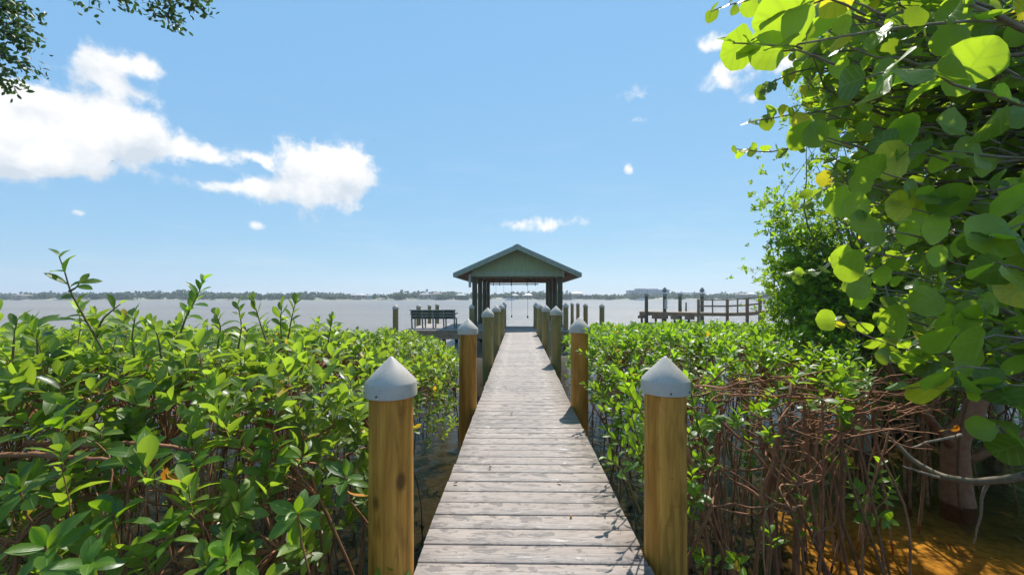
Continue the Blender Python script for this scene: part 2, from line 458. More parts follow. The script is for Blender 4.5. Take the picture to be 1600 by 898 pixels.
# ------------------------------------------------------------------ hedges of mangrove shrubs
PH = rng.random((6,3))*6.28; FQ = rng.normal(size=(6,2))*np.array([[1.2],[1.6],[2.4],[3.1],[4.5],[6.]])
def wob(x, y, s=0):
    o = 0
    for i in range(6): o = o + np.sin(FQ[i,0]*x+FQ[i,1]*y+PH[i,s%3])*(.5/(1+i*.45))
    return o
def in_gap(P):  # opening added to the foliage so sunlight reaches the amber bed patch
    k = (P[:,2]+.9)/math.sin(EL)
    gx = P[:,0]-k*math.sin(AZ)*math.cos(EL); gy = P[:,1]-k*math.cos(AZ)*math.cos(EL)
    return ((gx-3.7)/.9)**2+((gy-3.35)/.7)**2 < 1
def build_hedge(shrubs, inside, ztop, leafprob, density, Lfun, xr, yr, node_gap, rootp, side_n, matf, edge_bias, seed, namebase, group):
    """inside(x,y)->bool, ztop(x,y)->height of the leafy top"""
    global rng
    rng = np.random.default_rng(seed)
    cen = np.array([s[0] for s in shrubs])
    N = int(density*(xr[1]-xr[0])*(yr[1]-yr[0]))
    x = rng.uniform(*xr, N); y = rng.uniform(*yr, N)
    k = inside(x,y) & (rng.random(N) < leafprob(x,y)); x = x[k]; y = y[k]
    dep = np.where(rng.random(len(x))<.15, rng.uniform(.3,1.05,len(x)), np.minimum(rng.exponential(.11, len(x)), .5))
    zt = ztop(x,y); z = zt-dep
    ax = np.stack([rng.normal(0,.35,len(x)), rng.normal(-.12,.35,len(x)), np.ones(len(x))],-1)
    up_ = (rng.random(len(x))<.10)*rng.uniform(.05,.22,len(x))*np.interp(y,(2,3.5,6),(1.1,.55,.2)); z = np.where(up_>0, zt+up_, z); ax[up_>0,:2] *= .5
    tips = np.stack([x,y,z],-1)
    # clusters down the open side faces
    M_ = side_n
    x2 = rng.uniform(*xr, M_*6); y2 = rng.uniform(*yr, M_*6)
    nrm = edge_bias(x2,y2); on = inside(x2,y2) & (np.abs(nrm).sum(-1)>0)
    x2 = x2[on]; y2=y2[on]; nrm = nrm[on]; x2=x2[:M_]; y2=y2[:M_]; nrm=nrm[:M_]
    z2 = ztop(x2,y2) - rng.beta(1.1,2.0,len(x2))*(1.15)
    t2 = np.stack([x2,y2,z2],-1); a2 = nrm*1.1+np.stack([rng.normal(0,.4,len(x2)), rng.normal(0,.4,len(x2)), .75+.3*rng.random(len(x2))],-1)
    tips = np.concatenate([tips,t2]); ax = np.concatenate([ax,a2])
    k = ~(in_gap(tips) & (rng.random(len(tips))<.75)); tips = tips[k]; ax = ax[k]
    # nodes
    gx, gy = np.meshgrid(np.arange(xr[0],xr[1],node_gap), np.arange(yr[0],yr[1],node_gap))
    nx = gx.ravel()+rng.normal(0,node_gap*.3,gx.size); ny = gy.ravel()+rng.normal(0,node_gap*.3,gx.size)
    kk = inside(nx,ny); nx=nx[kk]; ny=ny[kk]
    nz = ztop(nx,ny)-.42+rng.normal(0,.12,len(nx))
    nodes = np.stack([nx,ny,nz],-1)
    # assign
    ca = np.argmin(((tips[:,None,:2]-cen[None])**2).sum(-1),1)
    na = np.argmin(((nodes[:,None,:2]-cen[None])**2).sum(-1),1)
    for i,(c, label, cat) in enumerate(shrubs):
        root = empty(namebase, (c[0],c[1],BZ), label, cat, group)
        T = tips[ca==i]; A = ax[ca==i]; ND = nodes[na==i]
        if len(ND)==0: ND = np.array([[c[0],c[1],.2]])
        fo = QB(); dist = T[:,1]; L = Lfun(T[:,0],T[:,1])*(.8+.4*rng.random(len(T)))
        nr = dist < 4.2
        clusters(fo, T_NEAR, T[nr], A[nr], L[nr], 4)
        clusters(fo, T_FAR, T[~nr], A[~nr], L[~nr], 4)
        fo.build('foliage', matf, root)
        br = QB()
        Au = unit(A)
        dd = ((T[:,None]-ND[None])**2*np.array((1,1,.4))).sum(-1); j = np.argmin(dd,1)
        for q in range(len(T)):
            if T[q,1] > 6.5 and q%3: continue
            b = T[q]-Au[q]*L[q]*.9
            p = bent(ND[j[q]], b, 4, .12); p = np.concatenate([p, T[q][None]])
            br.tube(p, (.0075,.003,.0022), 4)
        for q in range(len(ND)):
            d2 = ((nodes-ND[q])**2).sum(-1); o = np.argsort(d2)[1:4]
            for w in o[:2 if ND[q,1]>5 else 3]:
                if d2[w] < (2.2*node_gap)**2: br.tube(bent(ND[q], nodes[w], 6, .14), (.009,.005,.008), 5)
        br.build('branch', M['bark_red'], root)
        rt = QB()
        for q in range(len(ND)):
            m = rng.poisson(rootp(ND[q,0],ND[q,1]))
            for _ in range(m):
                a = rng.uniform(0,6.28); rr = rng.uniform(.05,.45)
                foot = np.array((ND[q,0]+math.cos(a)*rr, ND[q,1]+math.sin(a)*rr, BZ-.05))
                p = bent(ND[q], foot, 7, .05)
                p[:,:2] = foot[:2]+(p[:,:2]-foot[:2])*np.linspace(1,0,len(p))[:,None]**.4
                p += rng.normal(size=p.shape)*.004
                w = rng.uniform(.004,.013); rt.tube(p, (w,w*.8,w*1.1), 5)
        rt.build('prop_root', M['bark_root'], root)

# LEFT
def l_edge(y): return np.interp(y, (0,1.6,2.6,5.5,7.5,9.3,12.5), (-.84,-.86,-.84,-.86,-1.15,-1.7,-3.4))
def l_in(x,y): return (x < l_edge(y)+.07*wob(x*2,y*2,1)) & (x > -1.55*y-1.4) & (y < 9.3+.25*wob(x,0,2)-.0*x) & ~((y<1.15) & (x>-.9))
def l_top(x,y):
    z = np.interp(y, (.5,1.3,1.62,2.05,4,6,8,9.3), (.18,.36,.62,1.0,.90,.75,.54,.42))
    lowl = np.interp(x, (-3.2,-2.1), (0,0)); ed = np.interp(l_edge(y)-x, (0,.35,.8), (-.34,-.08,0))
    return z + ed + np.interp(y,(2,5),(.11,.05))*wob(x*1.6,y*1.6,0)
def l_prob(x,y): return np.where(y<1.9, .9, 1.0)*np.where((y>2.0)|(y<1.6),1,.8)
def l_side(x,y):
    e = l_edge(y)-x; n = np.zeros((len(x),3))
    s = (e<.28); n[s] = (1,-.25,0)
    f = (y>1.8)&(y<2.2)&~s; n[f] = (0,-1,0)
    return n
LS = [((-1.2,1.35), 'low glossy mangrove shrub filling the bottom left, nearest the camera', 'shrub'),
      ((-3.0,1.9), 'mangrove shrub with pale broad leaves at the left frame edge', 'shrub'),
      ((-2.2,2.6), 'mangrove shrub below the tallest bare-stemmed shoot at left', 'shrub'),
      ((-1.2,2.7), 'mangrove shrub right behind the nearest left piling, tangled stems below', 'shrub'),
      ((-4.6,4.0), 'mangrove shrub behind the tall left shoot, leaves against the water', 'shrub'),
      ((-1.5,4.9), 'small-leaved mangrove shrub touching the second left piling', 'shrub'),
      ((-3.2,5.6), 'mangrove shrub in the middle of the left hedge', 'shrub'),
      ((-7.5,6.8), 'farthest left mangrove shrub along the water side', 'shrub'),
      ((-2.4,7.9), 'rounded bright green mangrove shrub in front of the bench', 'shrub'),
      ((-5.0,8.3), 'mangrove shrub at the far edge of the left hedge, left of the bench', 'shrub')]
build_hedge(LS, l_in, l_top, l_prob, 92, lambda x,y: np.interp(y,(1,2.2,4,9),(.105,.112,.095,.09)), (-14,-.7), (1.05,9.8), .36,
            lambda x,y: np.interp(y,(1,3,5,9),(1.3,1.4,.8,.4)), 1350, M['leaf_mangrove_warm'], l_side, 11, 'mangrove_shrub', 'mangrove shrubs left of the walkway')
# RIGHT
def r_edge(y): return np.interp(y, (0,2.6,4.2,6,8.5,10.2), (1.02,1.0,.93,.93,.92,1.5))
def r_in(x,y): return (x > r_edge(y)+.07*wob(x*2,y*2,1)) & (x < 1.12*y+.9) & ((y > 4.4) | (x < .84*y)) & (y > 2.35+.1*wob(x,y,1)+.0*x) & (y < 9.8+.25*wob(x,0,2))
def r_top(x,y):
    z = np.interp(y, (2.3,3.0,3.8,4.6,7,9.8), (.52,.68,.80,.88,.82,.62))
    ed = np.interp(x-r_edge(y), (0,.35,.8), (-.30,-.06,0))
    sh = np.interp(x-.55*y, (0,.9,2.2), (0,-.05,-.30))
    return z + ed + sh + .05*wob(x,y,1)
def r_prob(x,y): return np.interp(y, (2.3,2.9,3.4,3.9), (.28,.62,.95,1.))*np.interp(x-.62*y,(0,1.),(1,.55))
def r_side(x,y):
    e = x-r_edge(y); n = np.zeros((len(x),3)); s = (e<.3); n[s] = (-1,-.2,0); return n
RS = [((1.35,3.0), 'reddish bare-twigged mangrove shrub beside the nearest right piling', 'shrub'),
      ((2.5,3.2), 'leafless tangle of reddish mangrove branches on tall prop roots, lower right', 'shrub'),
      ((3.7,4.0), 'mangrove shrub on dark prop roots under the sea grape leaves', 'shrub'),
      ((1.45,5.0), 'leafy mangrove shrub overlapping the second right piling', 'shrub'),
      ((2.9,5.6), 'leafy mangrove shrub in the middle of the right hedge', 'shrub'),
      ((4.9,6.4), 'thin mangrove shrub at the foot of the small-leaved tree', 'shrub'),
      ((1.6,7.9), 'mangrove shrub reaching over the third right piling', 'shrub'),
      ((3.6,8.4), 'farthest right mangrove shrub, in front of the neighbouring dock', 'shrub'),
      ((6.6,8.2), 'mangrove shrub on the far bank right of the neighbouring gangway', 'shrub')]
build_hedge(RS, r_in, r_top, r_prob, 95, lambda x,y: np.interp(y,(2,4,9),(.085,.09,.09)), (.8,11.5), (2.2,10.4), .33,
            lambda x,y: np.interp(y,(2.3,4,6,9),(1.15,.9,.6,.4)), 600, M['leaf_mangrove'], r_side, 12, 'mangrove_shrub', 'mangrove shrubs right of the walkway')

# lone shoots standing above the hedge, overhanging sprays and the young plant in the water
def spray(name, label, stems, mat, L, group=None, cat='shoot', bark='twig_green', sub=None):
    """stems: list of (polyline [(px,py,D)...], list of leaves (t, side, length factor))"""
    p0 = W(*stems[0][0][0])
    root = empty(name, tuple(p0), label, cat, group)
    fo = QB()
    for poly, lv in stems:
        st = QB()
        P = np.array([W(*q) for q in poly])
        tt = np.linspace(0,1,len(P)); ts = np.linspace(0,1,14)
        Q = np.stack([np.interp(ts,tt,P[:,i]) for i in range(3)],-1)
        for _ in range(2): Q[1:-1] = (Q[:-2]+Q[2:]+2*Q[1:-1])/4
        st.tube(Q, (.0055,.004,.0022), 6); st.build('stem', M[bark], root)
        T = np.gradient(Q,axis=0); T = unit(T)
        for (t_, ang_, lf) in lv:
            i = t_*13; b = np.array([np.interp(i,range(14),Q[:,k]) for k in range(3)]); ax_ = T[min(13,int(round(i)))]
            side = unit(np.cross(ax_, np.array((0,-1,0)))); back = np.cross(ax_, side)
            a = R(ang_); yaw = rng.normal(0,.5)
            rad = math.copysign(1,ang_)*side*math.cos(yaw)+back*math.sin(yaw)
            d = math.cos(abs(a))*ax_+math.sin(abs(a))*rad
            n = ax_-(ax_@d)*d + rng.normal(0,.3,3)+np.array((0,-.4,.2))
            leaves(fo, T_NEAR, b[None], d[None], n[None], np.array([L*lf]), .95, rnd=np.array([rng.uniform(.1,.9)]))
    fo.build('foliage', mat, root)
    return root
def auto_lv(n, t0=.45, a0=60, a1=15, lf=1.):
    o = []
    for k in range(n):
        t = t0+(1-t0)*k/(n-1); o.append((t, (1 if k%2 else -1)*np.interp(k/(n-1),(0,1),(a0,a1))*rng.uniform(.8,1.2), lf*rng.uniform(.75,1.1)*(1-.25*k/(n-1))))
    return o
D0=2.0
spray('mangrove_shoot','tallest leafy shoot rising against the sky at left, with a bare forked stem',
  [([(160,545,D0),(140,510,D0),(122,478,D0),(108,452,D0),(103,428,D0),(92,400,D0)], [(.1,55,1.0),(.3,-50,.9),(.42,60,.9),(.5,-55,.9),(.62,65,.9),(.66,-50,1.1),(.8,25,.9),(.82,-60,.85),(.9,60,.85),(1.,-15,.8),(.98,40,.8)]),
   ([(150,530,D0),(158,500,D0),(175,485,D0),(188,475,D0)], [(.35,-70,1.),(.7,60,.6),(.75,-40,1.),(1.,10,.6)]),
   ([(108,455,D0),(118,450,D0),(124,443,D0)], [(.7,50,.9),(1.,-25,.7),(1.,40,.9)])], M['leaf_mangrove_warm'], .088)
spray('mangrove_shoot','dark shoot pointing up right over the water left of centre hedge',
  [([(282,520,2.4),(292,492,2.4),(306,468,2.4),(318,438,2.4)], auto_lv(14,.25))], M['leaf_mangrove'], .10)
spray('mangrove_shoot','pair of leafy shoots above the hedge between the dark shoot and the nearest left piling',
  [([(415,530,2.7),(405,500,2.7),(396,468,2.7)], auto_lv(10,.2)), ([(450,530,2.7),(455,500,2.7),(462,470,2.7)], auto_lv(10,.2)),
   ([(440,530,2.7),(438,505,2.7),(440,480,2.7)], auto_lv(8,.2))], M['leaf_mangrove_warm'], .10)
spray('mangrove_shoot','leafy upright sprigs crowding above the hedge beside the tallest shoot',
  [([(210,560,2.2),(206,525,2.2),(212,492,2.2)], auto_lv(9,.2)), ([(60,560,2.1),(58,530,2.1),(50,505,2.1)], auto_lv(9,.2)), ([(252,560,2.3),(248,530,2.3),(240,508,2.3)], auto_lv(9,.2))], M['leaf_mangrove_warm'], .09)
spray('mangrove_shoot','row of low upright sprigs above the hedge just left of the pair of shoots',
  [([(340,545,2.5),(345,510,2.5),(338,492,2.5)], auto_lv(9,.2)), ([(372,545,2.5),(378,510,2.5),(372,478,2.5)], auto_lv(10,.2)), ([(512,540,3.),(516,515,3.),(520,497,3.)], auto_lv(9,.2))], M['leaf_mangrove_warm'], .09)
spray('mangrove_shoot','short shoot at the left frame edge standing above the water line',
  [([(20,560,1.9),(22,530,1.9),(26,503,1.9)], auto_lv(8,.2))], M['leaf_mangrove_warm'], .09)
for _lab,_stems in (('leafy spray of mangrove leaning over the right deck edge',
   [([(1010,760,2.9),(975,700,2.75),(948,672,2.7)], auto_lv(9,.3)), ([(1010,740,3.1),(985,660,3.0),(945,628,3.0)], auto_lv(9,.3)), ([(1000,800,2.6),(975,735,2.5),(950,716,2.45)], auto_lv(7,.4)), ([(1030,760,3.3),(985,700,2.9),(966,640,2.7)], auto_lv(12,.2)), ([(1040,720,2.9),(1000,640,2.5),(972,590,2.3)], auto_lv(12,.2)), ([(1040,800,2.5),(1000,700,2.3),(985,640,2.15)], auto_lv(12,.2)), ([(1040,760,3.6),(1000,650,3.4),(955,612,3.2)], auto_lv(12,.2)),
    ([(1060,740,2.6),(1010,660,2.3),(984,612,2.1)], auto_lv(14,.1)), ([(1060,700,3.0),(1005,620,2.7),(968,585,2.5)], auto_lv(14,.1)), ([(1020,720,3.4),(975,650,3.2),(942,640,3.0)], auto_lv(12,.1)), ([(1050,830,2.4),(1010,740,2.2),(990,690,2.05)], auto_lv(12,.1)), ([(1010,700,3.9),(965,640,3.7),(935,606,3.5)], auto_lv(12,.1))]),
   ('leafy spray of mangrove hanging over the deck edge behind the second right piling',
   [([(960,600,4.6),(930,560,4.4),(905,548,4.3)], auto_lv(9,.3)), ([(965,640,4.3),(930,610,4.2),(912,600,4.1)], auto_lv(9,.3)),([(960,580,4.6),(935,530,4.6),(915,515,4.5)], auto_lv(9,.3))])):
    spray('mangrove_spray', _lab, _stems, M['leaf_mangrove'], .085, cat='branch spray')
spray('mangrove_spray','leafy mangrove spray just right of the nearest right piling, under its cap',
   [([(1100,720,2.6),(1085,640,2.5),(1075,590,2.4)], auto_lv(9,.3)), ([(1110,760,2.6),(1098,690,2.5),(1085,640,2.45)], auto_lv(9,.3)),
    ([(1140,720,2.9),(1120,640,2.8),(1105,600,2.8)], auto_lv(9,.3))], M['leaf_mangrove'], .085, cat='branch spray')
spray('mangrove_seedling','young mangrove plant with a rosette of glossy leaves standing in shallow water, lower right',
   [([(1345,898,2.9),(1352,850,2.85),(1362,800,2.8),(1370,760,2.8),(1372,722,2.8)], auto_lv(15,.42,85,30,1.1)),
    ([(1362,800,2.8),(1385,780,2.75),(1395,752,2.75)], auto_lv(10,.3,80,30)), ([(1362,805,2.8),(1345,780,2.8),(1338,760,2.8)], auto_lv(10,.3,80,30)),
    ([(1362,810,2.8),(1372,806,2.7),(1385,812,2.6)], auto_lv(9,.2,80,30))], M['leaf_mangrove'], .10, cat='plant', bark='bark_red')
spray('mangrove_seedling','small leafy sprig low between the prop roots right of the nearest piling',
   [([(1262,880,3.0),(1258,830,3.0),(1262,790,3.0)], auto_lv(9,.5,80,30,1.0))], M['leaf_mangrove'], .09, cat='plant', bark='bark_red')
# a few big low rosettes in the near left corner
_c = [(70,852,1.35),(175,800,1.45),(300,720,1.7),(352,868,1.3),(465,800,1.6),(90,660,1.7),(222,705,1.6),(540,742,1.9),(610,880,1.9),(30,760,1.5),(260,830,1.5),(420,700,1.9),(140,880,1.3)]
for k,(a,b,d) in enumerate(_c):
    lab = ('large rosette','wide leaf rosette','glossy leaf whorl')[k%3]
rr = empty('mangrove_shrub', (-1.3,1.6,BZ), 'foreground mangrove branches ending in big dark rosettes, bottom left corner', 'shrub', 'mangrove shrubs left of the walkway')
fo = QB(); br = QB()
tp = np.array([W(*c) for c in _c]); axx = np.stack([rng.normal(0,.4,len(tp)), rng.normal(-.5,.3,len(tp)), np.ones(len(tp))],-1)
clusters(fo, T_NEAR, tp, axx, np.full(len(tp),.105), 5, .12, spread=(30,95))
for p in tp:
    b = p-unit((p-np.array((0,0,0)))*0+np.array((.0,-.2,1.)))*.12
    q = np.array((p[0]+rng.uniform(-.15,.15), p[1]+rng.uniform(.1,.4), -.2)); foot = np.array((q[0]+rng.uniform(-.2,.2), q[1]+rng.uniform(0,.3), BZ))
    pts = np.concatenate([bent(foot,q,4,.06), bent(q,b,4,.1)[1:], p[None]]); br.tube(pts, (.012,.009,.005,.003), 6)
for pts in ([(-60,716,1.75),(60,708,1.72),(130,716,1.7),(196,722,1.7)], [(40,690,1.95),(130,700,1.9),(210,690,1.85),(300,702,1.9),(380,690,2.1)], [(-40,770,2.0),(60,790,2.0),(120,830,2.1)], [(120,800,2.2),(150,770,2.2),(185,735,2.1),(190,690,2.0)],[(280,900,1.8),(330,860,1.8),(400,845,1.9),(470,852,1.9)]):
    P_ = np.array([W(*c) for c in pts]); ts = np.linspace(0,1,16); Q_ = np.stack([np.interp(ts,np.linspace(0,1,len(P_)),P_[:,i]) for i in range(3)],-1)
    for _ in range(2): Q_[1:-1] = (Q_[:-2]+Q_[2:]+2*Q_[1:-1])/4
    br.tube(Q_+rng.normal(size=Q_.shape)*.004, (.014,.010,.006), 7)
fo.build('foliage', M['leaf_mangrove'], rr); br.build('branch', M['bark_red'], rr)

# dry leaves caught in the branches
for (a,b,d,s,lab) in ((262,730,1.62,.05,'curled orange dead leaf caught in the left hedge'),(1495,663,2.3,.03,'small yellow dead leaf right under the sea grape'),
                      (540,760,2.0,.05,'hanging red-brown dead leaf left of the nearest left piling'),(1195,614,3.0,.035,'orange dead leaf in the reddish twigs at right'),
                      (548,898,2.3,.045,'orange dead leaf near the water, bottom left'),(1171,568,3.8,.04,'yellow leaf in the right hedge')):
    q = QB(); b0 = W(a,b,d)
    for k in range(2): leaves(q, T_NEAR, b0[None], np.array([[.15*(k*2-1),-.1,-1]]), np.array([[rng.normal(),-1.,.2]]), np.array([s*1.5]), 1.6, .8, .8, np.array([rng.random()*.9]))
    tag(q.build('dead_leaf', M['leaf_dead']), lab, 'leaf')

# ------------------------------------------------------------------ heavy arching branches under the trees at right
def curve_branch(px_pts, rad, qb, n=8, k=22, rough=.006):
    P = np.array([W(*q) for q in px_pts]); tt = np.linspace(0,1,len(P)); ts = np.linspace(0,1,k)
    Q = np.stack([np.interp(ts,tt,P[:,i]) for i in range(3)],-1)
    for _ in range(3): Q[1:-1] = (Q[:-2]+Q[2:]+2*Q[1:-1])/4
    Q += rng.normal(size=Q.shape)*rough*1.3
    Q[1:-1] = (Q[:-2]+Q[2:]+2*Q[1:-1])/4
    qb.tube(Q, rad, n); return Q

# ------------------------------------------------------------------ sea grape tree
rng = np.random.default_rng(21)
sg = empty('sea_grape_tree', (3.9,2.4,BZ), 'sea grape tree with big round leaves hanging in from the right, some glowing yellow', 'tree')
tk = QB()
tk.tube(np.array([(3.9,2.4,BZ-.05),(3.85,2.5,-.3),(3.7,2.4,.8),(3.8,2.5,1.8),(3.6,2.3,3.0),(3.5,2.2,4.2)]), (.11,.09,.075,.06,.04), 10)
tk.build('trunk', M['bark_grey'], sg)
br = QB(); fo = QB()
def grape_leaves(Q, r0, n, t0=.1, yel=.15, face=.55, size_end=.7):
    k = len(Q); T = unit(np.gradient(Q,axis=0))
    for j in range(n):
        t = t0+(1-t0)*(j+rng.uniform(-.2,.2))/max(1,n-1); t = min(max(t,0),1); i = t*(k-1)
        b = np.array([np.interp(i,range(k),Q[:,c]) for c in range(3)]); a = T[int(round(i))]
        s = 1 if j%2 else -1
        up = np.array((0,0,1.)); sd = unit(np.cross(a,up))
        d = unit(a*rng.uniform(.1,.6)+sd*s*rng.uniform(.3,1.)+up*rng.normal(0,.55))
        nn = unit(np.array((rng.normal(0,.55), -face+rng.normal(0,.6), rng.normal(.35,.6))))
        r = r0*rng.uniform(.7,1.15)*np.interp(t,(0,1),(1,size_end))
        pe = b+d*r*.22
        br.tube(np.array([b,pe+d*.002]), (.003,.0022), 4)
        rd = rng.uniform(.96,1.) if rng.random()<yel*.4 else rng.uniform(0,.93)
        leaves(fo, T_GRAPE, pe[None], d[None], nn[None], np.array([2*r]), rng.uniform(.94,1.14), .24, .15, np.array([rd]), .09)
# main twigs traced where the photo shows them: (points, leaf radius, count)
TW = [([(1700,60,1.9),(1560,20,1.7),(1400,45,1.6),(1260,72,1.5),(1150,68,1.45)], .062, 13),
      ([(1700,-60,1.8),(1450,-60,1.6),(1300,-30,1.5),(1230,10,1.45)], .085, 9),
      ([(1560,20,1.7),(1420,-20,1.9),(1250,-30,2.0),(1180,0,2.0),(1105,20,2.0)], .05, 12),
      ([(1700,180,1.7),(1590,170,1.6),(1500,130,1.5),(1430,100,1.4),(1360,120,1.4)], .085, 9),
      ([(1650,250,1.9),(1500,240,1.9),(1410,225,1.8),(1380,235,1.8)], .075, 7),
      ([(1600,150,2.4),(1400,150,2.4),(1290,170,2.3),(1225,185,2.3),(1170,190,2.3)], .055, 13),
      ([(1640,180,2.6),(1400,220,2.6),(1280,225,2.5),(1200,240,2.4),(1150,232,2.4)], .045, 14),
      ([(1500,100,2.5),(1350,110,2.5),(1250,105,2.4),(1200,130,2.4),(1190,145,2.4)], .05, 12),
      ([(1640,270,1.7),(1580,300,1.6),(1470,300,1.7),(1405,318,1.7)], .06, 9),
      ([(1640,390,1.5),(1590,380,1.5),(1548,372,1.5)], .085, 4),
      ([(1660,440,1.4),(1600,420,1.4),(1560,412,1.4)], .08, 4),
      ([(1640,520,2.0),(1520,455,2.1),(1400,430,2.2),(1316,402,2.2)], .06, 10),
      ([(1600,560,2.2),(1450,510,2.2),(1400,490,2.2),(1340,460,2.2)], .062, 9),
      ([(1650,520,2.1),(1500,560,2.2),(1380,540,2.4),(1300,495,2.5)], .055, 11),
      ([(1700,650,1.9),(1580,600,1.9),(1540,612,1.9),(1430,606,1.9)], .082, 8),
      ([(1680,700,1.8),(1600,690,1.8),(1565,672,1.8)], .08, 5),
      ([(1640,560,1.9),(1560,500,1.9),(1510,495,1.9)], .072, 6),
      ([(1640,620,2.1),(1540,570,2.1),(1450,565,2.2),(1385,565,2.2)], .065, 9),
      ([(1500,330,2.8),(1380,370,2.9),(1290,420,3.0),(1238,432,3.0)], .055, 10),
      ([(1500,240,3.0),(1380,270,3.1),(1290,290,3.1),(1250,325,3.1)], .055, 9)]
hub = np.array((3.75,2.4,2.2))
for pts, r0, n in TW:
    Q = curve_branch(pts, (.007,.006,.004,.0025), br, 6, 16, .006)
    grape_leaves(Q, r0*.88, int(n*1.6))
    br.tube(bent(np.array((3.72,2.4,max(.4,min(4.0,Q[0][2]-.3)))), Q[0], 7, .05), (.03,.02,.012), 6)
# inner crown
def g_left(py): return np.interp(py, (-60,0,60,110,150,230,300,420,520,600), (1110,1150,1185,1215,1225,1225,1290,1335,1365,1420))
for k in range(640):
    py = rng.uniform(-50,600); px = g_left(py)+abs(rng.normal(0,1))*0+rng.uniform(10,420)
    px = px if k<520 else px+200
    D = rng.uniform(2.35,3.3) if py>120 else rng.uniform(1.9,3.4)
    tip = W(px,py,D); st = tip+np.array((rng.uniform(.35,.7), rng.uniform(-.1,.3), rng.uniform(-.25,.2)))
    Q = bent(st, tip, 8, .08); br.tube(Q, (.007,.004,.0025), 5)
    br.tube(bent(np.array((3.7,2.4,np.clip(st[2],.3,4.0))), st, 6, .06), (.016,.011,.008), 5)
    grape_leaves(Q, rng.uniform(.036,.058), rng.integers(6,10), 0., .12, .35)
# large single leaves in the sun
SING = [(1452,608,.082,1.9,.98),(1347,463,.060,2.15,.93),(1405,320,.055,1.7,.97),(1440,317,.06,1.72,.9),(1547,370,.078,1.5,.9),(1583,310,.075,1.5,.9),(1316,404,.06,2.15,.88),
        (1392,250,.075,1.75,.97),(1413,205,.065,1.85,.9),(1252,192,.05,2.2,.99),(1150,76,.062,1.5,.7),(1197,82,.062,1.5,.75),(1232,20,.095,1.45,.8),(1514,500,.065,1.9,.9),(1378,430,.05,2.15,.9),(1290,500,.055,2.4,.85)]
for _k in range(50):
    _y = rng.uniform(0,640); _x = rng.uniform(max(1190,g_left(_y)-10),1620); SING.append((_x,_y,rng.uniform(.045,.075),rng.uniform(1.65,2.3),rng.uniform(.4,.958)))
for px,py,r,D,rd in SING:
    c = W(px,py,D); n = unit(np.array((rng.normal(0,.45),-1.,-.25+rng.normal(0,.35)))); d = unit(np.array((-1.,0,rng.normal(-.1,.35))))
    b = c-d*r; pe = b-d*.05
    br.tube(np.array([pe+np.array((.18,.06,-.02)), pe+np.array((.08,.02,-.01)), pe, b]), (.005,.004,.003,.003), 5)
    leaves(fo, T_GRAPE, b[None], d[None], n[None], np.array([2*r]), rng.uniform(.96,1.14), .2, .12, np.array([rd]), .08)
fo.build('foliage', M['leaf_grape'], sg); br.build('branch', M['bark_grey'], sg)

# ------------------------------------------------------------------ small-leaved trees behind
def crown_tree(base, label, trunk, blobs, ncl, L, mat, nm='mangrove_tree', T=T_FAR, nbr=140, cat='tree', nn=4, keepf=None, grp=None, bark='bark_grey'):
    root = empty(nm, base, label, cat, grp)
    tk = QB(); tk.tube(np.array(trunk), (.10,.08,.06,.03), 9); tk.build('trunk', M[bark], root)
    B = np.array(blobs, float); vol = B[:,3]*B[:,4]*B[:,5]; pr = vol**.6/(vol**.6).sum()
    c = rng.choice(len(B), ncl, p=pr)
    d = unit(rng.normal(size=(ncl,3))); rr = rng.random(ncl)**.38
    P = B[c,:3]+d*rr[:,None]*B[c,3:6]
    # clump
    K = rng.normal(size=(max(8,ncl//22),3)); cc = rng.choice(len(B), len(K), p=pr)
    KP = B[cc,:3]+unit(K)*(rng.random((len(K),1))**.4)*B[cc,3:6]
    j = rng.integers(0,len(KP),ncl); sel = rng.random(ncl) < .62
    P[sel] = KP[j[sel]]+rng.normal(size=(sel.sum(),3))*.17
    ax = d*.8+np.array((0,0,.6))+rng.normal(size=(ncl,3))*.4
    k = ~(in_gap(P) & (rng.random(len(P))<.93)); P = P[k]; ax = ax[k]; ncl = len(P)
    fo = QB(); clusters(fo, T, P, ax, L*(.75+.5*rng.random(ncl)), nn); fo.build('crown', mat, root)
    br = QB(); tr = np.array(trunk)
    for q in rng.choice(ncl, min(nbr,ncl), replace=False):
        t = rng.uniform(.25,1); s = np.array([np.interp(t,np.linspace(0,1,len(tr)),tr[:,i]) for i in range(3)])
        if s[2] > P[q,2]-.1: s[2] = max(-.5, P[q,2]-rng.uniform(.2,.8)); s[:2] = [np.interp(s[2],tr[:,2],tr[:,i]) for i in (0,1)]
        br.tube(bent(s, P[q], 8, .10), (.020,.012,.006,.003), 5)
    br.build('branch', M[bark], root); return root
crown_tree((4.9,5.9,BZ), 'small-leaved tree at the water edge behind the sea grape, its left side against the sky',
   [(4.9,5.9,BZ),(4.8,5.9,.6),(4.9,6.0,2.0),(5.2,6.0,3.6)],
   [(4.75,5.9,1.2,.85,.8,.8),(4.9,5.9,2.3,1.1,.9,.95),(5.6,6.0,3.2,1.3,.9,.8),(4.25,5.8,1.8,.55,.6,.8),(5.6,6.2,1.3,1.3,.9,1.0),(4.3,5.9,2.9,.65,.6,.6),(4.1,5.8,1.1,.5,.6,.6),(4.15,5.9,2.2,.6,.6,.7),(4.15,5.9,1.5,.6,.6,.6),(4.15,5.9,2.8,.5,.6,.5),(4.9,6.0,3.9,1.0,.7,.7),(4.35,5.9,3.5,.55,.5,.55),(4.5,5.9,4.1,.55,.5,.5)], 12500, .062, M['leaf_small'], nbr=200)
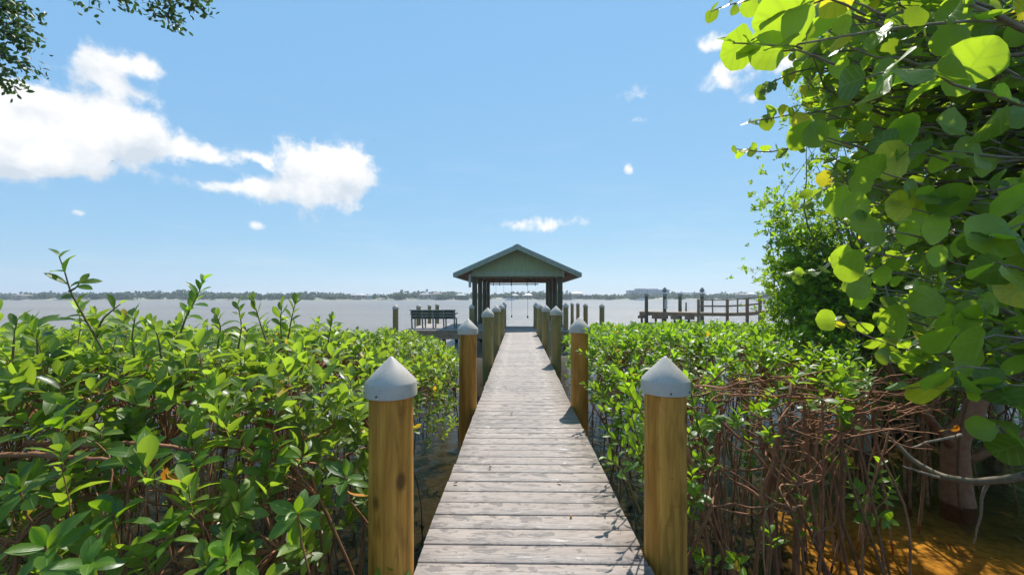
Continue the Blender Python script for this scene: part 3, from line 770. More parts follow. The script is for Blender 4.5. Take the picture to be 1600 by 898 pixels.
crown_tree((7.6,6.6,BZ), 'dense dark tree filling the right edge behind the sea grape leaves',
   [(7.6,6.6,BZ),(7.4,6.6,.8),(7.6,6.6,2.6),(7.6,6.4,5.2)],
   [(7.2,6.6,2.0,1.7,1.1,1.9),(7.4,6.7,4.4,1.8,1.1,1.6),(8.8,6.6,3.0,1.6,1.0,2.2),(6.6,6.4,4.2,1.0,.8,.8),(8.4,6.4,5.9,1.8,1.0,1.2),(6.3,6.6,5.6,1.0,.8,1.0)], 8500, .085, M['leaf_small'], nbr=120)

crown_tree((7.0,7.9,BZ), 'low dark thicket of mangrove behind the brown trunk at the right edge',
   [(7.0,7.9,BZ),(6.9,7.9,-.5),(7.0,7.9,.2),(7.1,7.9,.9)],
   [(5.3,7.6,.1,1.1,.7,.75),(6.2,7.9,.2,1.2,.8,.8),(7.4,7.9,.2,1.4,.8,.9),(9.2,7.9,.3,1.6,.8,1.0),(7.0,7.6,-.5,2.2,.6,.35)], 4200, .085, M['leaf_small'], nm='mangrove_shrub', cat='shrub', nbr=160, bark='bark_root')
# arching limb and leaning trunks in the shade at lower right
ar = empty('fallen_limb', tuple(W(1640,742,3.0)), 'pale grey arching limb curving down into the mangrove roots, lower right', 'limb')
q = QB(); curve_branch([(1680,725,3.0),(1600,742,3.1),(1530,756,3.3),(1470,745,3.5),(1420,712,3.7),(1375,672,3.9),(1350,650,4.0)], (.030,.028,.02,.012), q, 10, 26, .006); q.build('main_stem', M['bark_grey'], ar)
q = QB(); 
for pts in ([(1540,755,3.3),(1530,810,3.35),(1520,850,3.4)], [(1600,742,3.1),(1618,790,3.15),(1640,880,3.2)], [(1470,745,3.5),(1430,735,3.3),(1410,726,3.2)], [(1505,680,3.6),(1450,690,3.5),(1420,700,3.4)]):
    curve_branch(pts, (.014,.009,.006), q, 6, 10)
q.build('side_branch', M['bark_grey'], ar)
tr2 = empty('mangrove_tree', (4.4,3.9,BZ), 'thick brown trunk forking low in the shade under the sea grape', 'tree')
q = QB(); curve_branch([(1498,830,4.3),(1494,760,4.3),(1490,700,4.3),(1520,640,4.3),(1560,560,4.4),(1620,480,4.6)], (.16,.12,.10,.07,.05), q, 12, 24, .01); q.build('trunk', M['bark_red'], tr2)
q = QB(); curve_branch([(1490,700,4.3),(1450,650,4.2),(1400,600,4.2),(1370,540,4.3)], (.05,.035,.02), q, 8, 16); curve_branch([(1500,720,4.3),(1560,700,4.2),(1640,640,4.2)], (.05,.035,.02), q, 8, 16)
for k in range(15):
    a = rng.uniform(1400,1680); d = rng.uniform(3.8,5.2); y = HY+2.15*F/d
    curve_branch([(a+rng.uniform(-30,30),rng.uniform(560,680),d),(a+rng.uniform(-12,12),(y+620)/2,d),(a,y+12,d)], (.010,.014), q, 5, 9)
q.build('branch', M['bark_root'], tr2)
# bare reddish branches in the open tangle on the right: heavier ones traced from the photo
rt = empty('mangrove_shrub', (2.2,2.9,BZ), 'thick orange-brown mangrove stems forking over dark water in the lower right', 'shrub', 'mangrove shrubs right of the walkway')
q = QB()
for pts,rad in (([(1215,905,3.0),(1200,780,2.9),(1215,690,2.8),(1232,620,2.8),(1240,590,2.9)],(.016,.013,.010)),
            ([(1180,905,2.75),(1195,760,2.7),(1218,665,2.7)],(.012,.009)),
            ([(1290,905,3.1),(1268,800,3.0),(1262,720,3.0),(1255,660,2.9),(1262,610,2.9),(1225,618,2.8)],(.018,.014,.010,.006)),
            ([(1300,905,3.0),(1240,780,2.8),(1160,690,2.8),(1125,655,2.9)],(.013,.010,.007)),
            ([(1375,730,3.4),(1368,690,3.3),(1362,635,3.2),(1400,640,3.2),(1440,618,3.2)],(.016,.012,.008)),
            ([(1362,635,3.2),(1310,625,3.1),(1255,620,3.0),(1150,618,2.9),(1100,615,2.9)],(.012,.009,.006)),
            ([(1110,905,2.9),(1098,800,2.8),(1080,720,2.8),(1070,690,2.8)],(.015,.010,.007)),
            ([(1240,905,3.2),(1245,820,3.1),(1270,730,3.0),(1290,600,3.1)],(.016,.012,.008)),
            ([(1330,905,3.2),(1310,830,3.1),(1300,700,3.1),(1310,640,3.1)],(.012,.010,.007)),
            ([(1060,740,3.1),(1130,735,3.0),(1210,732,3.0),(1265,712,3.0)],(.007,.008,.004)),
            ([(1265,845,2.7),(1290,828,2.7),(1306,815,2.7),(1308,780,2.7),(1322,772,2.7)],(.007,.006,.004)),
            ([(1090,620,3.0),(1150,600,3.2),(1230,590,3.3),(1330,575,3.4)],(.009,.008,.004))):
    curve_branch(pts, rad, q, 7, 20, .006)
for k in range(120):
    d = rng.uniform(2.5,3.9); a = rng.uniform(1050,1420); b = rng.uniform(585,690)
    l = rng.uniform(40,120)*3/d; an = rng.normal(0,.5)
    p = W(a,b,d); p2 = W(a+l*math.cos(an), b-l*math.sin(an)*.6, d+rng.uniform(-.3,.3))
    if p[0]<1.0: continue
    q.tube(bent(p,p2,6,.12), (.006,.004,.002), 5)
for k in range(45):
    d = rng.uniform(2.6,4.6); a = rng.uniform(1060,1420); y = HY+2.15*F/d
    if W(a,y,d)[0] < .85: continue
    curve_branch([(a+rng.uniform(-70,70),rng.uniform(600,700),d),(a+rng.uniform(-25,25),(y+640)/2,d),(a,y+15,d)], (.006,.009), q, 5, 9)
q.build('branch', M['bark_red'], rt)

# oak boughs, top left
rng = np.random.default_rng(5)
ok = empty('oak_tree', (-8.2,3.4,BZ), 'oak with fine dark leaves hanging in at the top left', 'tree')
q = QB(); q.tube(np.array([(-8.2,3.4,BZ),(-8.1,3.4,1.5),(-7.8,3.5,3.6),(-7.6,3.6,6.2)]), (.22,.18,.14,.09), 10); q.build('trunk', M['bark_grey'], ok)
br = QB(); fo = QB()
br.tube(bent((-7.8,3.5,3.6), W(-60,-30,4.2), 8, .04), (.06,.03,.015), 7)
br.tube(bent((-7.7,3.5,5.0), W(230,-70,4.4), 12, .03), (.07,.04,.015), 7)
for (x0,y0,x1,y1,n,D) in ((-40,-10,48,20,70,4.2),(-40,30,52,70,95,4.2),(-30,60,38,104,60,4.2),(-30,100,25,118,28,4.2),(-30,120,28,140,24,4.2),(-20,-10,40,50,60,4.3),
                        (150,-30,140,18,16,4.4),(180,-30,195,14,22,4.4),(205,-30,200,8,10,4.4),(240,-40,240,32,34,4.4),(255,-30,275,46,46,4.4),(275,-30,308,16,44,4.4),(300,-30,312,6,14,4.4),(120,-25,118,3,6,4.4),(325,-20,332,0,4,4.4)):
    p = W(x0,y0,D); e = W(x1,y1,D); Q = bent(p,e,8,.06); br.tube(Q,(.006,.003,.0015),4)
    n = int(n*3.2); t = rng.random(n); P = p*(1-t[:,None])+e*t[:,None]+rng.normal(size=(n,3))*np.array((.05,.08,.035))
    dd = unit(rng.normal(size=(n,3))+np.array((.3,-.1,-.4))); leaves(fo, T_FAR, P, dd, rng.normal(size=(n,3)), np.full(n,.058), 1.15)
br.tube(bent(W(230,-70,4.4), W(150,-32,4.4), 6, .05), (.015,.006), 5); br.tube(bent(W(230,-70,4.4), W(300,-40,4.4), 6, .05), (.015,.006), 5)
br.build('branch', M['bark_grey'], ok); fo.build('crown', M['leaf_oak'], ok)
# ------------------------------------------------------------------ walkway
DX = .065; HWD = .567; PITCH = .148
def planks(y0, y1, x0, x1, z, pitch=PITCH, jit=.003, th=.03, gap=.0085, notch=()):
    qb = QB(); y = y0
    while y < y1-.02:
        a, b = y+gap/2, min(y+pitch-gap/2, y1); e0 = x0+rng.normal(0,jit); e1 = x1+rng.normal(0,jit); c = .005
        dz = rng.normal(0,.0008)
        prof = [(a,z-th),(a,z-c),(a+c,z),(b-c,z),(b,z-c),(b,z-th)]
        # subdivide along the board so that long boards can bow very slightly
        xs = np.linspace(e0,e1,5); bow = rng.normal(0,.0012)
        V = []
        for i,x in enumerate(xs):
            for (yy,zz) in prof: V.append((x,yy+bow*math.sin(i/4*math.pi),zz+dz))
        Fq = []
        for i in range(4):
            for j in range(6):
                jn = (j+1)%6; Fq.append((i*6+j, i*6+jn, (i+1)*6+jn, (i+1)*6+j))
        for o in (0,24): Fq += [(o+0,o+1,o+4,o+5),(o+1,o+2,o+3,o+4)]
        A = np.zeros((30,3)); A[:,2] = rng.random(); qb.add(V, Fq, A); y += pitch
    return qb
wk = empty('dock_walkway', (DX,-1.2,BZ), 'long narrow grey plank walkway leading straight to the boathouse', 'walkway')
o = planks(-1.4, 15.75, DX-HWD, DX+HWD, 0.).build('decking', M['deck'], wk, smooth=False)
for s in (-1,0,1):
    MB().box(DX+s*(HWD-.06)-.02, DX+s*(HWD-.06)+.02, -1.4, 15.7, -.24, -.033).build('stringer', M['dark_wood'], wk)
for y in (1.93,4.85,7.95,11.05,14.2):
    MB().box(DX-HWD-.1, DX+HWD+.1, y+.11, y+.15, -.42, -.243).build('cross_beam', M['dark_wood'], wk)

# pilings
def make_piling(loc, label, mat, group, r=.103):
    t = empty('dock_piling', loc, label, 'piling', group)
    b = MB(); b.lathe([(r*1.05,-.3),(r*1.03,.6),(r,1.4),(r*.985,1.98)], n=36)
    o = b.build('post', mat, None, True, 60); o.parent = t
    c = MB(); z = 1.93
    c.lathe([(r*1.13,z),(r*1.165,z+.002),(r*1.15,z+.06),(r*1.13,z+.068),(r*.62,z+.125),(r*.16,z+.172),(r*.07,z+.180),(.002,z+.183)], n=40)
    o = c.build('cap', M['cap'], None, True, 50); o.parent = t
    for a in (255, 200, 20):
        s = MB(); s.lathe([(.0045,0),(.0045,.004),(.002,.005)], c=(0,0,0), n=10, axis='Y')
        so = s.build('screw', M['screw'], None); so.parent = o
        so.location = (r*1.155*math.cos(R(a)), r*1.155*math.sin(R(a)), z+.018); so.rotation_euler = (0,0,R(a+90)+math.pi)
    return t
TOPZ = 2.113
def top_at(t, x, y, top, label, sc=1.):
    t.location = (x, y, top-TOPZ); t['label'] = label
near = make_piling((0,0,0), 'x', M['pile'], 'capped pilings along the walkway')
far = make_piling((0,0,0), 'x', M['pile_far'], 'capped pilings along the walkway')
usedn = [0]; usedf = [0]
def pile(x, y, top, label, kind='n', group='capped pilings along the walkway', rot=0.):
    src, u = (near,usedn) if kind=='n' else (far,usedf)
    t = src if not u[0] else copy_tree(src)
    u[0] = 1; top_at(t, x, y, top, label); t['group'] = group; t.rotation_euler = (0,0,rot); return t
PL = []
def px2x(px, D): return W(px, 464, D)[0]
PL += [(-.605,1.93,1.02,'nearest left walkway piling, yellow-brown wood under a big white conical cap','n',.0),
       (.745,2.10,1.00,'nearest right walkway piling, knotty yellow-brown wood under a white conical cap','n',1.1),
       (-.60,4.80,1.05,'second walkway piling on the left, behind the nearest left one','n',2.),
       (.725,4.92,1.06,'second walkway piling on the right, partly covered by mangrove leaves','n',.3),
       (-.60,7.85,1.10,'third walkway piling on the left','f',.7),
       (.725,8.05,1.13,'third walkway piling on the right, a dark green-brown post','f',1.9),
       (-.61,11.0,1.09,'fourth walkway piling on the left','f',2.7),
       (.725,11.05,1.09,'fourth walkway piling on the right','f',3.6),
       (-.60,14.0,1.08,'fifth walkway piling on the left','f',4.2),
       (.72,14.1,1.09,'fifth walkway piling on the right','f',5.),
       (-.63,16.9,1.09,'last walkway piling on the left, before the boathouse opening','f',5.4),
       (.70,17.0,1.07,'last walkway piling on the right, before the boathouse opening','f',.2)]
for x,y,tz,lab,k,ro in PL: pile(x,y,tz,lab,k,rot=ro)
G2 = 'capped pilings standing off the walkway'
for px,D,tpy,lab in ((618,15.2,475,'capped piling at the left corner of the bench platform'),(654,19.6,474.5,'capped piling behind the left half of the bench'),
                     (671,25.,474.5,'capped piling behind the middle of the bench, the thinnest of the three'),(683,22.,473,'capped piling behind the right half of the bench'),
                     (737,17.,475,'capped piling beside the left front post of the boathouse'),
                     (884,16.3,472.8,'capped piling just right of the boathouse front post'),(894,26.,472,'thin capped piling in open water, first right of the one by the boathouse'),
                     (903,24.5,472,'thin capped piling in open water between the thinnest one and the thicker one'),(915,19.,473,'fourth capped piling right of the boathouse'),
                     (940.5,17.,473.3,'rightmost lone capped piling in open water above the hedge')):
    p = W(px,tpy,D); pile(p[0],p[1],p[2],lab,'f',G2,rot=D)

# ------------------------------------------------------------------ platform beside the boathouse, bench
pf = empty('dock_platform', (-3.2,16.6,BZ), 'low wooden platform with a bench left of the boathouse', 'platform')
planks(16.0, 19.9, -4.55, -1.98, 0.).build('decking', M['deck_far'], pf, smooth=False)
MB().box(-4.6,-1.62,15.93,15.995,-.34,-.005).build('fascia', M['old_wood'], pf)
MB().box(-4.62,-4.57,16.0,19.9,-.34,-.01).build('fascia', M['old_wood'], pf)
for x in (-4.3,-3.0,-1.8):
    for y in (16.3,19.6): MB().lathe([(.09,-.2),(.085,.8)], c=(x,y,BZ), n=14).build('post', M['post_dark'], pf, True, 60)
cr = empty('boathouse_landing', (DX,17.,BZ), 'cross walkway of grey boards in front of the boathouse posts', 'walkway')
planks(15.78, 18.35, -1.95, 2.0, -.008).build('decking', M['deck_far'], cr, smooth=False)
planks(18.37, 26.6, -2.2, -1.45, -.012).build('side_decking', M['deck_far'], cr, smooth=False)
planks(18.37, 26.6, 1.35, 2.1, -.012).build('side_decking', M['deck_far'], cr, smooth=False)
MB().box(-1.6,2.0,15.72,15.775,-.30,-.045).build('fascia', M['old_wood'], cr)

def make_bench(cx, cy, w):
    t = empty('bench', (cx,cy,0), 'dark slatted bench seen from behind on the platform', 'bench')
    for k,z in enumerate((.41,.525,.64)):
        MB().box(cx-w/2, cx+w/2, cy+.035-.05*k, cy+.065-.05*k, z+.002, z+.110, .004).build('back_slat', M['bench'], t)
    MB().box(cx-w/2-.03, cx+w/2+.03, cy-.13, cy-.02, .75, .785, .006).build('top_rail', M['bench_frame'], t)
    for k in range(4):
        MB().box(cx-w/2, cx+w/2, cy+.10+.12*k, cy+.205+.12*k, .40, .43, .006).build('seat_slat', M['bench'], t)
    for k in range(5):
        x = cx-w/2+.04+(w-.08)*k/4
        MB().beam((x,cy+.05,0),(x,cy-.09,.76),.05,.05,(0,1,0)).build('leg', M['bench_frame'], t)
        MB().beam((x,cy+.55,0),(x,cy+.52,.40),.05,.05,(0,1,0)).build('leg', M['bench_frame'], t)
    for s in (-1,1):
        MB().box(cx+s*w/2-.03,cx+s*w/2+.03,cy-.05,cy+.56,.60,.64,.006).build('armrest', M['bench_frame'], t)
    return t
_b = W(675,514,16.6); make_bench(_b[0], 16.75, 1.83)

# ------------------------------------------------------------------ boathouse
BX = -.075
bh = empty('boathouse', (BX,21.8,BZ), 'open sage green boathouse with gabled roof on dark posts at the end of the walkway', 'boathouse')
ys = (17.95,20.4,23.0,25.8); hw = 1.87
for y in ys:
    for s in (-1,1):
        MB().lathe([(.125,-.2),(.115,1.5),(.11,2.24-BZ)], c=(BX+s*hw,y,BZ), n=20).build('post', M['post_dark'], bh, True, 60)
ez = 2.30; az_ = 3.50; eo = 2.68; y0r = 17.2; y1r = 26.7; th=.10
sl = (az_-ez)/eo
# roof skin: standing seam ribs are part of the mesh
rf = MB()
for s in (-1,1):
    rf.poly([(BX, y0r, az_), (BX+s*eo, y0r, ez), (BX+s*eo, y0r, ez-.045), (BX, y0r, az_-.045)], (0,y1r-y0r,0))
    for k in range(20):
        yy = y0r+.15+k*(y1r-y0r-.3)/19
        rf.beam((BX+s*.05,yy,az_-.05*sl+.012),(BX+s*eo,yy,ez+.012),.03,.025,(0,1,0))
roof = rf.build('roof', M['metal_roof'], bh)
cap = MB()
for s in (-1,1): cap.beam((BX,(y0r+y1r)/2-0,az_+.028),(BX+s*.16,(y0r+y1r)/2,az_-.16*sl+.028),y1r-y0r+.04,.012,(0,0,1))
cap.build('ridge_cap', M['metal_roof'], roof)
for y,nm in ((y0r-.032,'rake_board'),(y1r+.002,'rake_board')):
    for s in (-1,1):
        MB().poly([(BX,y,az_+.015),(BX+s*(eo+.02),y,ez+.012),(BX+s*(eo+.02),y,ez-.125),(BX,y,az_-.135)], (0,.03,0)).build(nm, M['fascia'], bh)
for s in (-1,1):
    MB().poly([(BX,y0r-.045,az_-.14),(BX+s*(eo-.02),y0r-.045,ez-.128),(BX+s*(eo-.06),y0r-.045,ez-.175),(BX,y0r-.045,az_-.205)], (0,.03,0)).build('rake_trim', M['trim'], bh)
    MB().box(BX+s*(eo+.005)-.015, BX+s*(eo+.005)+.015, y0r, y1r, ez-.16, ez-.01).build('eave_board', M['fascia'], bh)
# rafters and underside boards
un = MB()
for s in (-1,1):
    un.poly([(BX,y0r+.02,az_-.05),(BX+s*(eo-.03),y0r+.02,ez-.05),(BX+s*(eo-.03),y0r+.02,ez-.065),(BX,y0r+.02,az_-.065)], (0,y1r-y0r-.04,0))
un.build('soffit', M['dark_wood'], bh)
for k in range(14):
    yy = y0r+.35+k*(y1r-y0r-.7)/13
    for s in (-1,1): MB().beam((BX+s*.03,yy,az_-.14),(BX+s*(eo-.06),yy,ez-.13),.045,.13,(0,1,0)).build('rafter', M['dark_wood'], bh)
gz = 2.42
for yg,fr in ((17.72,1),(25.95,0)):
    xw = 1.97
    ztop = lambda x: az_-.16-abs(x)*sl
    MB().poly([(BX-xw,yg,gz),(BX+xw,yg,gz),(BX+xw,yg,ztop(xw)),(BX,yg,ztop(0)),(BX-xw,yg,ztop(xw))], (0,.05,0)).build('gable_wall', M['gable'], bh)
    MB().box(BX-xw-.015,BX+xw+.015,yg-.03,yg+.03,2.19,2.42,.004).build('header_beam', M['trim'] if fr else M['dark_wood'], bh)
for s in (-1,1):
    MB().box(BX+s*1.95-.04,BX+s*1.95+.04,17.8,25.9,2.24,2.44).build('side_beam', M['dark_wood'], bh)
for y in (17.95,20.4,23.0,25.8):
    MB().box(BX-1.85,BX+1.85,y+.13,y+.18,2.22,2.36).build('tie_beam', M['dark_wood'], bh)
MB().box(BX-1.80,BX+1.80,17.85,17.90,2.13,2.185).build('lower_header', M['old_wood'], bh)
MB().box(BX-2.10,BX-2.0,17.62,17.74,1.72,2.30,.005).build('electrical_box', M['white_box'], bh)
MB().box(BX+1.975,BX+2.02,17.66,17.70,2.14,2.45).build('gutter_bracket', M['white_box'], bh)
# lift machinery
bl = empty('boat_lift', (BX,21.,BZ), 'boat lift rail with two hanging cables and hooks under the boathouse roof', 'boat lift')
MB().beam((BX-1.35,19.6,1.91),(BX+1.0,19.6,1.91),.05,.05).build('drive_rail', M['steel'], bl)
for x in (-1.15,-.85,-.3,.45,.85):
    MB().box(BX+x-.015,BX+x+.015,19.55,19.6,1.83,2.30).build('bracket', M['rope'], bl)
for px in (790,829):
    p = W(px,437,19.0); m = MB(); m.lathe([(.06,-.1),(.09,-.06),(.09,.10),(.05,.14)], c=(p[0],19.,2.12), n=16, axis='Y')
    m.box(p[0]-.16,p[0]+.16,18.95,19.05,2.06,2.12); o = m.build('winch_motor', M['rope'], bl, True)
    MB().lathe([(.035,0),(.03,.02)], c=(p[0],18.86,2.15), n=12, axis='Y').build('drum', M['white_box'], o)
for px,yb in ((799.5,494),(824.5,495)):
    p = W(px,445,20.5); e = W(px,yb,20.5)
    m = MB(); m.lathe([(.007,0),(.007,2.25-e[2]-.08)], c=(p[0],20.5,e[2]+.08), n=8); o = m.build('cable', M['rope'], bl)
    m = MB(); m.lathe([(.015,0),(.035,.03),(.035,.08),(.01,.13)], c=(p[0],20.5,e[2]-.06), n=12); m.build('hook_block', M['rope'], o)
for px in (775,787):
    p = W(px,445,22.); MB().lathe([(.006,0),(.006,1.0)], c=(p[0],22.,1.3), n=6).build('cable', M['steel'], bl)
MB().beam((BX-1.72,20.4,1.9),(BX-1.35,20.4,1.2),.02,.02).build('brace', M['steel'], bl)
gv = MB(); gv.lathe([(.03,0),(.05,.05),(.02,.10),(.045,.16),(.015,.22),(.03,.26)], c=(px2x(771,15.6),15.6,.93), n=12)

# ------------------------------------------------------------------ neighbour's dock
nd = empty('neighbour_dock', tuple(W(1060,503,34)[:2])+(BZ,), "neighbouring low wooden dock with a finger pier, to the right beyond the hedge", 'dock')
def quadslab(pts, th, zs):
    m = MB(); m.poly([(p[0],p[1],zs) for p in pts],(0,0,-th)); return m
def wp(px, D): return W(px,464,D)[:2]
A_ = [wp(999,33.5), wp(1092,31.0), wp(1092,33.0), wp(1003,36.0)]
quadslab(A_, .06, .12).build('decking', M['old_wood'], nd)
B_ = [wp(1062,36.), wp(1100,35.), wp(1100,37.), wp(1062,38.)]
quadslab(B_, .16, .02).build('finger_pier', M['old_wood'], nd)
a, b = A_[0], A_[1]
MB().beam((a[0],a[1]-.03,-.05),(b[0],b[1]-.03,-.05),.05,.26).build('fascia', M['dark_wood'], nd)
for t in (.05,.3,.42,.62,.85):
    x = a[0]*(1-t)+b[0]*t; y = a[1]*(1-t)+b[1]*t
    MB().box(x-.35,x+.35,y-.12,y+.02,-.42,-.18).build('joist', M['dark_wood'], nd)
    MB().lathe([(.09,0),(.09,1.0)], c=(x,y+.1,BZ), n=12).build('post', M['post_dark'], nd, True, 60)
# gangway rising to the right with handrails
gw = empty('gangway', tuple(wp(1140,29))+(BZ,), "wooden gangway with two-rail handrails climbing right from the neighbouring dock", 'gangway')
G = [(1091,31.,.12),(1136,30.,.14),(1167,28.2,.25),(1187,27.,.38),(1260,24.,.80)]
def pt(g, dz=0, back=0): x,y = wp(g[0],g[1]+back); return Vector((x,y,g[2]+dz))
for g0,g1 in zip(G,G[1:]):
    p,q_ = pt(g0),pt(g1); p2,q2 = pt(g0,0,1.4),pt(g1,0,1.4)
    m = MB(); m.poly([p,q_,q2,p2],(0,0,-.06)); m.build('decking', M['old_wood'], gw)
    for bk in (0,1.4):
        MB().beam(pt(g0,-.14,bk),pt(g1,-.14,bk),.05,.2).build('stringer', M['dark_wood'], gw)
        for h in (.48,.95):
            MB().beam(pt(g0,h,bk),pt(g1,h,bk),.09 if h>.9 else .04,.06 if h>.9 else .09).build('rail', M['old_wood'], gw)
for k,g in enumerate([(1091,31.,.12),(1113,30.5,.13),(1136,30.,.14),(1152,29.1,.2),(1167,28.2,.25),(1187,27.,.38),(1215,26.,.52),(1240,25.,.68)]):
    for bk in (0,1.4):
        p = pt(g,0,bk); w = .08 if k in (0,2,4,5) else .04
        lo = BZ if w>.05 else p.z-.2
        MB().box(p.x-w,p.x+w,p.y-w-.04,p.y+w-.04,lo,p.z+1.0,.005).build('post', M['dark_wood'] if w>.05 else M['old_wood'], gw)
# lift posts
GL = 'dark lift posts of the neighbouring dock'
def lift_frame(pxa, pxb, D, topy, lab, armb=True):
    pa, pb = W(pxa,topy,D), W(pxb,topy,D)
    t = empty('boat_lift', (pa[0],pa[1],BZ), lab, 'boat lift')
    for p in (pa,pb): MB().lathe([(.15,0),(.13,p[2]-BZ)], c=(p[0],p[1],BZ), n=14).build('post', M['post_dark'], t, True, 60)
    MB().beam((pa[0]-.3,pa[1]-.05,pa[2]+.06),(pb[0]+.3,pb[1]-.05,pb[2]+.06),.08,.08).build('top_beam', M['boat'], t)
    for p in (pa,pb):
        MB().box(p[0]-.14,p[0]+.1,p[1]-.28,p[1]-.15,p[2]-.2,p[2]-.02,.01).build('gear_box', M['steel'], t)
    m = MB(); m.lathe([(.10,0),(.22,.12),(.12,.32),(.02,.42)], c=(pb[0],pb[1],pb[2]+.12), n=12); m.build('motor_cover', M['steel'], t, True)
    return t
lf = lift_frame(1010,1038.5,33.,459,"neighbour's left boat lift of two dark posts, hose coiled on one")
_p = W(1040,470,32.8); tor = MB()
for k in range(3): tor.lathe([(.10,0),(.14,.03),(.10,.06)], c=(_p[0],_p[1]-.1-.0*k,_p[2]-.25*k), n=14, axis='Y')
tor.build('hose_coil', M['white_box'], lf)
lift_frame(1062.5,1097,34.,459,"neighbour's right boat lift of two dark posts behind the gangway start")
_p = W(1072,476,34.); tag(MB().lathe([(.07,0),(.06,.95)], c=(_p[0],_p[1],-.1), n=10).build('mooring_post', M['post_dark']), "short slim post between the neighbour's right lift posts", 'post')

# ------------------------------------------------------------------ far shore
rng = np.random.default_rng(33)
def shore_y(x): return 275+14*np.sin(x*.012+1)+6*np.sin(x*.05)+.03*x
sh = QB(); xs = np.linspace(-620,620,200); V=[]; 
prof = ((-1.5,-1.3),(.5,-.75),(4,-.2),(12,.3),(60,.8),(230,1.2))
for x in xs:
    for (dy,z) in prof: V.append((x*(1+max(0,dy)/900), shore_y(x)+dy, z))
nP = len(prof); Fq = [(i*nP+j, (i+1)*nP+j, (i+1)*nP+j+1, i*nP+j+1) for i in range(len(xs)-1) for j in range(nP-1)]
tag(sh.add(V,Fq) or sh.build('far_shore', M['sand_shore']), kind='structure')
def mass(name, label, x0, x1, n, dy0, dy1, h0, h1, w0, w1, per, size):
    q = QB(); 
    cx = rng.uniform(x0,x1,n); dy = rng.uniform(dy0,dy1,n); hh = rng.uniform(h0,h1,n)*(1+.30*np.sin(cx*.06)+.2*np.sin(cx*.023+2)); ww = rng.uniform(w0,w1,n)
    for i in range(n):
        d = unit(rng.normal(size=(per,3))); rr = rng.random(per)**.33
        c = np.array((cx[i], shore_y(cx[i])+dy[i], hh[i]*.52-.3))
        P = c+d*rr[:,None]*np.array((ww[i],ww[i]*.6,hh[i]*.52)); P[:,2] = np.maximum(P[:,2],-.6)
        leaves(q, T_BLOB, P, unit(rng.normal(size=(per,3))), rng.normal(size=(per,3))+np.array((0,-.3,.9)), np.full(per,size)*(.6+.8*rng.random(per)), 1.3, rnd=np.clip(rng.random()*.7+rng.random(per)*.3,0,1))
    return tag(q.build(name, M['leaf_far']), label, 'woods', kind='stuff')
mass('shore_woods','low dark green trees lining the far shore',-430,430,430,3,16,1.9,3.3,2.2,4.8,60,1.0)
mass('back_woods','taller hazy trees rising behind the far shore',-560,560,620,50,170,3.0,4.9,5,10,60,2.1)
# houses along the far shore
def house(px, wpx, D, wall_z, roof_h, roofm, wallm, lab, two=False):
    p = W(px,464,D); x, y = p[0], p[1]; w = wpx/F*D; dp = 9.
    t = empty('house', (x,y,.2), lab, 'house', 'houses on the far shore')
    MB().box(x-w/2,x+w/2,y,y+dp,.0,wall_z).build('wall', wallm, t)
    e = .5; m = MB(); z = wall_z
    bm = m.bm; vs = [bm.verts.new(c) for c in ((x-w/2-e,y-e,z),(x+w/2+e,y-e,z),(x+w/2+e,y+dp+e,z),(x-w/2-e,y+dp+e,z),(x-w/4,y+dp/2,z+roof_h),(x+w/4,y+dp/2,z+roof_h))]
    for f in ((0,1,5,4),(1,2,5),(2,3,4,5),(3,0,4),(3,2,1,0)): bm.faces.new([vs[i] for i in f])
    m.build('roof', roofm, t)
    nwin = max(2,int(w/3))
    for r_ in range(2 if two else 1):
        for k in range(nwin):
            wx = x-w/2+(k+.5)*w/nwin; z0 = .9+r_*2.8
            MB().box(wx-.6,wx+.6,y-.03,y+.02,z0,min(z0+1.3,wall_z-.2)).build('window', M['glass'], t)
    return t
HS = [(25,16,286,2.2,1.0,'roof_brown','wall_tan','brown-roofed house at the far left of the far shore'),
      (556,16,280,2.6,1.3,'roof_white','wall_tan','pale-roofed house on the far shore, left of the lone piling'),
      (575,9,280,2.2,.9,'roof_grey','wall_pale','small grey house on the far shore just left of the lone piling'),
      (662,14,281,3.0,1.3,'roof_grey','wall_tan','grey-roofed house on the far shore above the bench'),
      (680,12,284,3.4,1.2,'roof_brown','wall_cream','brown-roofed cream house on the far shore above the right end of the bench'),
      (719,13,280,2.6,1.0,'roof_white','wall_cream','pale house on the far shore left of the boathouse posts'),
      (804,13,280,2.3,1.1,'roof_white','wall_pale','pale-roofed house on the far shore left in the boathouse opening'),
      (824,15,279,2.6,1.5,'roof_white','wall_tan','wide white-roofed house on the far shore right in the boathouse opening'),
      (880,10,281,2.4,1.2,'roof_brown','wall_tan','brown-roofed house on the far shore just right of the boathouse'),
      (902,17,283,3.9,1.4,'roof_white','wall_cream','tall white-roofed house on the far shore over the lone pilings'),
      (918,12,280,2.6,1.0,'roof_grey','wall_blue','blue-grey house on the far shore next to the tall white-roofed one'),
      (1164,12,290,3.0,1.2,'roof_brown','wall_tan','brown-roofed house on the far shore behind the gangway'),
      (1178,11,290,3.4,1.2,'roof_white','wall_cream','pale house on the far shore at the left edge of the small-leaved tree')]
for px,wp_,D,wz,rh,rm,wm,lab in HS: house(px,wp_,shore_y(W(px,464,275)[0])+6,wz,rh,M[rm],M[wm],lab)
